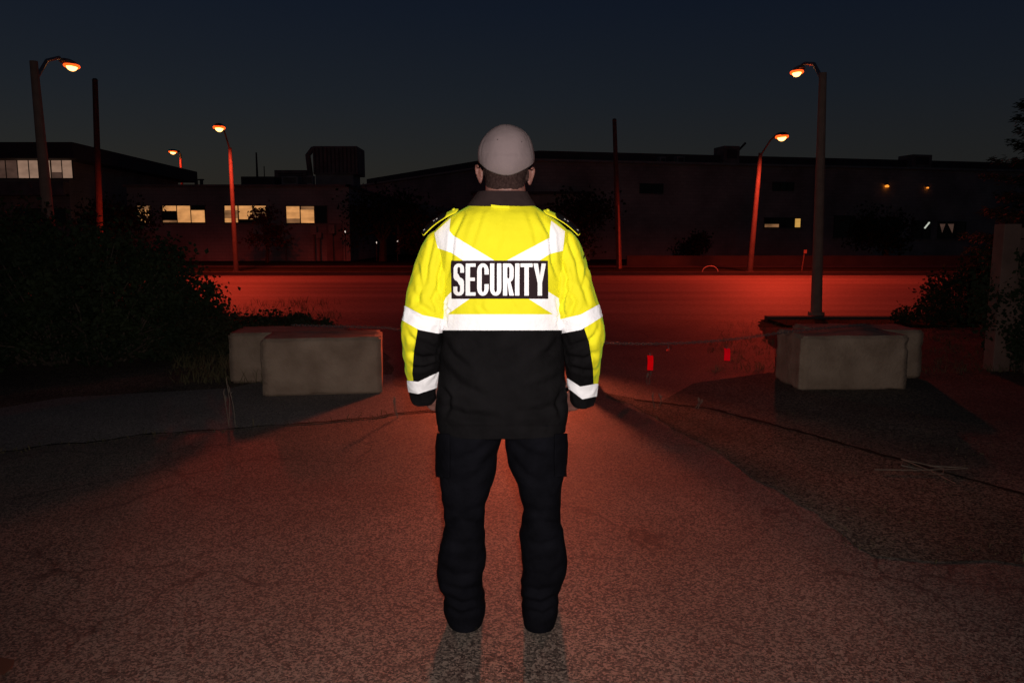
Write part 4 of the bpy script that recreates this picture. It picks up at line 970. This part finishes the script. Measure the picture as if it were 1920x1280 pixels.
# ---- epaulettes
def epaulette(side):
    if side < 0: a, b = at(862,396,YC-.02), at(797,441,YC-.01)
    else: a, b = at(1017,398,YC-.02), at(1083,441,YC-.01)
    d = (b-a); L = d.length; d.normalize(); wdir = Vector((0,1,.42)).normalized(); up = wdir.cross(d); up = (up if up.z > 0 else -up).normalized(); a = a+Vector((0,-.045,.0)); b = b+Vector((0,-.03,.0))
    def slab(t0, t1, w0, w1, h0, th, name, m, parent, arch=.010, rnd=True, n=18):
        v = []; f = []
        for i in range(n+1):
            t = t0+(t1-t0)*i/n; u = i/n; w = w0+(w1-w0)*u
            if rnd:
                e_ = min(u, 1-u)*(t1-t0)*L; rad = .012
                if e_ < rad: w *= math.sqrt(max(.05, 1-((rad-e_)/rad)**2))
            c = a+d*L*t+up*(h0+arch*math.sin(math.pi*min(1, max(0, t))))
            for s, k in ((-1, 0), (-.5, .5), (0, .7), (.5, .5), (1, 0)): v.append(c+wdir*w*s+up*(k*.004))
            for s in (1, -1): v.append(c+wdir*w*s-up*th)
        k = 7
        for i in range(n):
            for j in range(k): f.append((i*k+j, i*k+(j+1) % k, (i+1)*k+(j+1) % k, (i+1)*k+j))
        f.append(tuple(range(k))); f.append(tuple(n*k+j for j in range(k-1, -1, -1)))
        return mesh_obj(name, v, f, m, parent, True)
    ep = slab(0, 1.0, .021, .030, .006, .003, 'epaulette', M['hiviz'], jacket)
    sl = slab(.27, .985, .026, .031, .0115, .0045, 'shoulder_slide', M['black'], jacket)
    mb = MB()
    for t, w in ((.48,-.022),(.56,-.020),(.86,-.024)):
        c = a+d*L*t+up*(.0165+.010*math.sin(math.pi*t))+wdir*w; mb.obox(c, d*.003, wdir*.002, up*.001)
    mb.build('badge', M['thread'], jacket)
    c = a+d*L*.08+up*.013; MB().tube([c, c+up*.004], [.006,.005], 10).build('button', M['hiviz'], jacket)
epaulette(-1); epaulette(1)
# arm badge on the right sleeve
c = at(1091,492,YC-.005); MB().obox(c, (.0022,0,-.0006), (0,.03,0), (.006,0,.026)).build('arm_badge', M['black'], jacket, bevel=.002)
# ---- trousers
def leg(side):
    if side < 0:
        T = [(780,824,944),(800,823,943),(812,822,943),(830,823,940),(860,824,933),(893,826,927),(915,829,920),(940,833,911),(970,834,906),(995,831,909),(1020,825,910),(1045,821,911),(1068,820,906),(1090,825,904),(1108,833,907),(1128,833,907),(1150,834,905),(1166,845,900),(1177,853,896),(1184,860,893)]
    else:
        T = [(780,946,1058),(800,946,1057),(812,946,1056),(830,948,1057),(860,953,1057),(893,964,1055),(915,970,1052),(940,977,1050),(970,981,1050),(995,978,1056),(1020,977,1061),(1045,979,1063),(1068,981,1061),(1090,978,1054),(1108,976,1048),(1128,978,1046),(1150,980,1044),(1166,984,1039),(1177,988,1033),(1184,992,1029)]
    py_ = np.array([t[0] for t in T], float); q = np.arange(780, 1184, 3.0)
    a = smooth_interp(py_, [t[1] for t in T], q); b = smooth_interp(py_, [t[2] for t in T], q)
    yo = np.interp(q, [780,900,1050,1177], [0,.0,-.005,-.005])
    C = np.array([list(at((u+v)/2, y, YC+o)) for u, v, y, o in zip(a, b, q, yo)]); hw = np.array([(at(v,y,YC).x-at(u,y,YC).x)/2 for u, v, y in zip(a, b, q)])
    ry_ = np.interp(q, [780,830,900,970,1050,1120,1177], [.125,.118,.098,.083,.084,.086,.090])
    V, F = ring_loft(C, np.tile([1.,0,0],(len(q),1)), np.tile([0,1.,0],(len(q),1)), hw, ry_, 110, 2.3)
    N = normals(V, F); ctr = np.repeat(C, 110, 0); N = N if ((V-ctr)*N).sum() > 0 else -N
    V = fbm(V, N, .009, 8, 8, 9, 15+side); V = fbm(V, N, .004, 9, 9, 16, 19+side, True)
    P = topx(V); X = (lambda x: x) if side < 0 else (lambda x: 1880-x)
    fl = [([(X(835),1115),(X(865),1132),(X(905),1122)], .010, 6), ([(X(838),1135),(X(862),1150),(X(900),1140)], .008, 5), ([(X(826),1060),(X(850),1080),(X(900),1075)], .008, 7), ([(X(840),1098),(X(870),1108),(X(903),1098)], .008, 6),
          ([(X(832),985),(X(865),975),(X(905),985)], .008, 7), ([(X(835),955),(X(870),962),(X(908),948)], .007, 7), ([(X(930),820),(X(890),850),(X(850),862)], .007, 7), ([(X(925),850),(X(895),890),(X(860),905)], .006, 7), ([(X(835),1010),(X(865),1022),(X(900),1012)], .006, 7)]
    V = creases(V, N, P, [(a_, b_*.55, c_) for a_, b_, c_ in fl]); return V, F
lv, lf = leg(-1); rv, rf = leg(1); kq = len(lv)
tr = mesh_obj('trousers', np.vstack([lv, rv]), list(lf)+[tuple(i+kq for i in f) for f in rf], M['trouser'], person, True)
for side, LV, LF in ((-1, lv, lf), (1, rv, rf)):   # cargo pockets on the outer thighs
    LN = normals(LV, LF); c0 = LV.mean(0); LN = LN if ((LV-c0)*LN).sum() > 0 else -LN
    def pk(V, side=side): P = topx(V); return np.minimum(np.minimum(P[:, 1]-812, 893-P[:, 1]), (846-P[:, 0]) if side < 0 else (P[:, 0]-1037))
    o = shell('cargo_pocket', extract(LV, LF, pk, .006, LN), M['trouser'], tr); md = o.modifiers.new('Solidify', 'SOLIDIFY'); md.thickness = .006; md.offset = -1
# pelvis block under the jacket so nothing is hollow
# ---- boots
def boot(side):
    cx_ = at(880 if side < 0 else 1010, 1188, YC-.06).x; y0 = YC-.076
    sx_ = []; v = []; f = []; n = 28
    prof = [(0.0,.030,.068,0),(.012,.036,.080,0),(.05,.039,.105,0),(.09,.040,.110,0),(.13,.041,.095,0),(.18,.047,.072,0),(.23,.049,.060,0),(.27,.043,.050,0),(.292,.025,.036,0)]
    toe = R(7)*side
    for (t, w, h, _) in prof:
        for k in range(n):
            a = 2*math.pi*k/n; c, s = math.cos(a), math.sin(a); cxx = (abs(c)**.75)*(1 if c > 0 else -1)*w; zz = .022+h/2+(abs(s)**.75)*(1 if s > 0 else -1)*h/2
            lx, ly = cxx+0, t; v.append((cx_+lx*math.cos(toe)+ly*math.sin(toe), y0+ly*math.cos(toe)-lx*math.sin(toe), zz))
    m_ = len(prof)
    for i in range(m_-1):
        for k in range(n): f.append((i*n+k, i*n+(k+1)%n, (i+1)*n+(k+1)%n, (i+1)*n+k))
    f.append(tuple(range(n-1,-1,-1))); f.append(tuple((m_-1)*n+k for k in range(n)))
    bt = mesh_obj('boot', v, f, M['boot'], person, True)
    # shaft
    MB().tube([(cx_+.004*side, y0+.062, .10), (cx_+.004*side, y0+.075, .22)], [.045,.05], 16).build('shaft', M['boot'], bt, True)
    out = []
    for t, w in ((-.004,.024),(.006,.033),(.05,.041),(.12,.040),(.18,.050),(.24,.051),(.28,.040),(.298,.020)): out.append((t, w))
    ol = [(w, t) for t, w in out]+[(-w, t) for t, w in reversed(out)]
    pl = [(cx_+x*math.cos(toe)+y*math.sin(toe), y0+y*math.cos(toe)-x*math.sin(toe)) for x, y in ol]
    MB().prism(pl, .007, .030).build('sole', M['sole'], bt, bevel=.003)
boot(-1); boot(1)
# ---- body (one continuous remeshed surface)
bodyv = []; bodyf = []
def badd(V, F):
    k = len(bodyv); bodyv.extend([tuple(v) for v in V]); bodyf.extend([tuple(i+k for i in f) for f in F])
def ellipsoid(c, r, rot=None, nu=28, nv=18):
    v = []; f = []
    for i in range(1, nv):
        ph = math.pi*i/nv
        for k in range(nu):
            a = 2*math.pi*k/nu; p = Vector((r[0]*math.sin(ph)*math.cos(a), r[1]*math.sin(ph)*math.sin(a), r[2]*math.cos(ph)))
            if rot: p = rot @ p
            v.append(Vector(c)+p)
    for i in range(nv-2):
        for k in range(nu): f.append((i*nu+k, (i+1)*nu+k, (i+1)*nu+(k+1)%nu, i*nu+(k+1)%nu))
    f.append(tuple(range(nu))); f.append(tuple((nv-2)*nu+k for k in range(nu-1,-1,-1)))
    badd(v, f)
def limb_b(pts, rads, n=20):
    V, F, _ = limb([list(p) for p in pts], rads, rads, .01, n, 2.0); badd(V, F)
hx = at(948,320,YC).x; HC = at(948, 300, YC+.02)
ellipsoid(HC+Vector((0,.010,.004)), (.079,.101,.095)); ellipsoid(HC+Vector((0,-.012,-.035)), (.0745,.076,.062)); ellipsoid(HC+Vector((0,.048,-.062)), (.056,.055,.060)); ellipsoid(HC+Vector((0,.072,-.098)), (.030,.028,.022))
limb_b([HC+Vector((0,-.016,-.045)), HC+Vector((-.001,-.020,-.085)), HC+Vector((-.001,-.020,-.12)), at(940,392,YC-.005), at(940,410,YC)], [.066,.068,.071,.074,.078])
# face: brow, nose, lips, eyes
ellipsoid(HC+Vector((0,.098,-.002)), (.055,.018,.012)); limb_b([HC+Vector((0,.108,-.008)), HC+Vector((0,.122,-.030)), HC+Vector((0,.126,-.042))], [.009,.011,.014], 12)
for s in (-1,1): ellipsoid(HC+Vector((s*.012,.112,-.045)), (.009,.010,.008)); ellipsoid(HC+Vector((s*.031,.090,-.018)), (.014,.011,.011)); ellipsoid(HC+Vector((s*.042,.070,-.045)), (.024,.024,.022))
ellipsoid(HC+Vector((0,.103,-.068)), (.025,.010,.006)); ellipsoid(HC+Vector((0,.102,-.078)), (.022,.010,.007))
for s, pxe, pye in ((-1,899.5,325),(1,994,329)):
    c = at(pxe, pye, YC+.005); rot = Matrix.Rotation(R(-28*s),3,'Z') @ Matrix.Rotation(R(9*s),3,'Y')
    pts = []
    for k in range(10):
        a = math.pi*(-.55+1.35*k/9); pts.append(c+rot @ Vector((s*.006+s*.004*math.sin(a), -.016*math.cos(a)*-1-.004, .029*math.sin(a))))
    limb_b(pts, [.0045]*9+[.006], 10)
    ellipsoid(c+Vector((-s*.003,.004,-.002)), (.0060,.013,.024), rot, 16, 12); ellipsoid(c+Vector((-s*.001,.006,-.026)), (.0065,.008,.010), rot, 12, 10)
# trunk, arms, legs (inside the clothes)
limb_b([at(940,405,YC), at(940,440,YC), at(940,520,YC), at(940,620,YC), at(940,720,YC), at(940,800,YC)], [.075,.105,.118,.112,.118,.115], 28)
for s in (-1,1):
    sh = at(940+s*95,445,YC); el = at(940+s*150,612,YC-.015); wr = at(941+s*152 if s > 0 else 796, 745, YC+.10)
    limb_b([at(940+s*30,430,YC), at(940+s*80,440,YC), sh.lerp(el,.25), sh.lerp(el,.6), el, el.lerp(wr,.4), wr.lerp(el,.12), wr], [.05,.055,.052,.046,.042,.040,.030,.028])
    hip = at(940+s*58,800,YC); kn = at(940+s*78,985,YC+.005); an = at(940+s*66,1150,YC-.015)
    limb_b([at(940+s*30,770,YC), hip, hip.lerp(kn,.5), kn, kn.lerp(an,.35), an, an-Vector((0,0,.03))], [.08,.088,.070,.056,.056,.040,.040])
    # hand, turned inward in front of the hip, fingers half curled
    inn = Vector((-s*.62,.70,-.34)).normalized(); upv = Vector((0,0,1)); pn = inn.cross(upv).normalized()*s; sdv = pn.cross(inn).normalized(); sdv = sdv if sdv.z > 0 else -sdv
    palm = wr+inn*.045
    limb_b([wr, wr+inn*.03, palm+inn*.03], [.027,.026,.022], 16)
    Mh = Matrix((inn, pn, sdv)).transposed(); ellipsoid(palm+inn*.012, (.048,.015,.041), Mh, 24, 16)
    cur = Vector((-s*.75,-.55,-.2)).normalized()
    for k, (o, L) in enumerate(((.030,.92),(.011,1.0),(-.009,.95),(-.028,.76))):
        b = palm+inn*.046+sdv*o; p1 = b+inn*.038*L+cur*.008; p2 = p1+(inn*.45+cur*.9).normalized()*.026*L; p3 = p2+(cur+inn*.0-Vector((0,0,.1))).normalized()*.021*L
        limb_b([b-inn*.012, b, p1, p2, p3], [.0095,.0095,.0088,.0082,.0068], 10)
    b = palm-inn*.012+sdv*.034; limb_b([b-sdv*.012, b+sdv*.010, b+inn*.020+sdv*.026+cur*.006, b+inn*.046+sdv*.030+cur*.016], [.013,.0125,.0105,.0085], 10)
me = bpy.data.meshes.new('tmp'); me.from_pydata(bodyv, [], bodyf); me.update(); tmp = link(bpy.data.objects.new('tmp', me))
md = tmp.modifiers.new('Remesh','REMESH'); md.mode = 'VOXEL'; md.voxel_size = .0042
ms = tmp.modifiers.new('Smooth','SMOOTH'); ms.iterations = 4; ms.factor = .5
dg = bpy.context.evaluated_depsgraph_get(); bme = bpy.data.meshes.new_from_object(tmp.evaluated_get(dg)); bpy.data.objects.remove(tmp)
bme.name = 'body'; bme.materials.clear(); bme.materials.append(M['skin']); bme.polygons.foreach_set('use_smooth', [True]*len(bme.polygons))
body = link(bpy.data.objects.new('body', bme)); body.parent = person; body.matrix_parent_inverse = Matrix.Translation(-Vector(person.location))
# hair: cropped shell on the back of the head and nape
BV = np.array([v.co[:] for v in bme.vertices]); BN = np.array([v.normal[:] for v in bme.vertices]); BF = [tuple(p.vertices) for p in bme.polygons if (BV[p.vertices[0], 2] > 1.4)]
HC_ = np.array(HC)
def hairf(V):
    P = topx(V); low = np.interp(P[:, 0], [902,915,930,948,965,978,992], [338,352,355,354,355,352,338])
    jag = np.array([noise.noise(Vector((v[0]*90, v[1]*90, v[2]*60))) for v in V])*2.5
    earl = np.where(np.abs(V[:, 0]-HC_[0]) > .079, -5, 5)
    return np.minimum(np.minimum(low+jag-P[:, 1], (HC_[1]+.055-V[:, 1])*500), earl)
sel = {}
hv = extract(BV, BF, hairf, .0016, BN); shell('hair', hv, M['hair'], person)
# ---- cap
CC = at(949.5, 297, YC+.012); rx, ryc, rz = (1002.5-897)/2*pxm*.985, .112, (297-236.5)*pxm*.985
V = []; F = []; nu, nv = 120, 46
for i in range(nv):
    u = i/(nv-1)
    for k in range(nu):
        th = 2*math.pi*k/nu; bk = -math.sin(th)   # 1 at the back (towards the camera)
        drop = .066*max(0, bk)**1.4+.012*(1-abs(bk))+.016*max(0, -bk)
        phm = math.pi/2+math.asin(min(.9, drop/rz)); ph = u*phm
        sq = 1.0 if ph < math.pi/2 else 1.0
        x = rx*math.sin(ph)**.92*math.cos(th); y = ryc*math.sin(ph)**.92*math.sin(th); z = rz*math.cos(ph)
        if ph > math.pi/2: y *= 1.03; z *= 1.0
        V.append([CC.x+x, CC.y+y, CC.z+z])
V = np.array(V)
for i in range(nv-1):
    for k in range(nu): F.append((i*nu+k, (i+1)*nu+k, (i+1)*nu+(k+1)%nu, i*nu+(k+1)%nu))
N = outward(V, F, np.array(CC)); V = fbm(V, N, .0045, 16, 16, 16, 2)
ang = np.arctan2(V[:, 1]-CC.y, V[:, 0]-CC.x)
for k in range(6):
    a0 = -math.pi/2+k*math.pi/3; d = np.abs((ang-a0+math.pi) % (2*math.pi)-math.pi)*np.hypot(V[:, 0]-CC.x, V[:, 1]-CC.y); V -= N*(np.exp(-(d/.0016)**2)*.0016)[:, None]
cap = mesh_obj('cap', V, F, M['cap'], person, True); md = cap.modifiers.new('Solidify','SOLIDIFY'); md.thickness = .003; md.offset = -1
bt_ = at(951,236.8,YC+.01); MB().tube([bt_+Vector((0,0,-.004)), bt_+Vector((0,0,.0025))], [.008,.005], 12).build('button', M['cap'], cap, True)
from mathutils.bvhtree import BVHTree
bvh = BVHTree.FromPolygons([Vector(v) for v in V], F)
for px_, py_ in ((933,262),(978,266)):
    o = Vector((0,0,CH)); h = bvh.ray_cast(o, ray(px_, py_).normalized())
    if h[0]: MB().tube([h[0]-h[1]*.001, h[0]+h[1]*.0012 if h[1].y < 0 else h[0]-h[1]*.0012], [.0022,.0018], 8).build('eyelet', M['eyelet'], cap)
# bill in front
v = []; f = []
for i in range(9):
    t = i/8
    for k in range(17):
        a = math.pi*(.24+.52*k/16); rr0 = 1
        v.append((CC.x+rx*.98*math.cos(a)*(1+.02*t), CC.y+ryc*.98*math.sin(a)*1+t*.072*math.sin((k/16)*math.pi)**.5, CC.z-.012-.018*t+.012*math.sin(a)*1-.02*abs(math.cos(a))))
for i in range(8):
    for k in range(16): f.append((i*17+k, i*17+k+1, (i+1)*17+k+1, (i+1)*17+k))
o = mesh_obj('bill', v, f, M['cap'], cap, True); md = o.modifiers.new('Solidify','SOLIDIFY'); md.thickness = .003
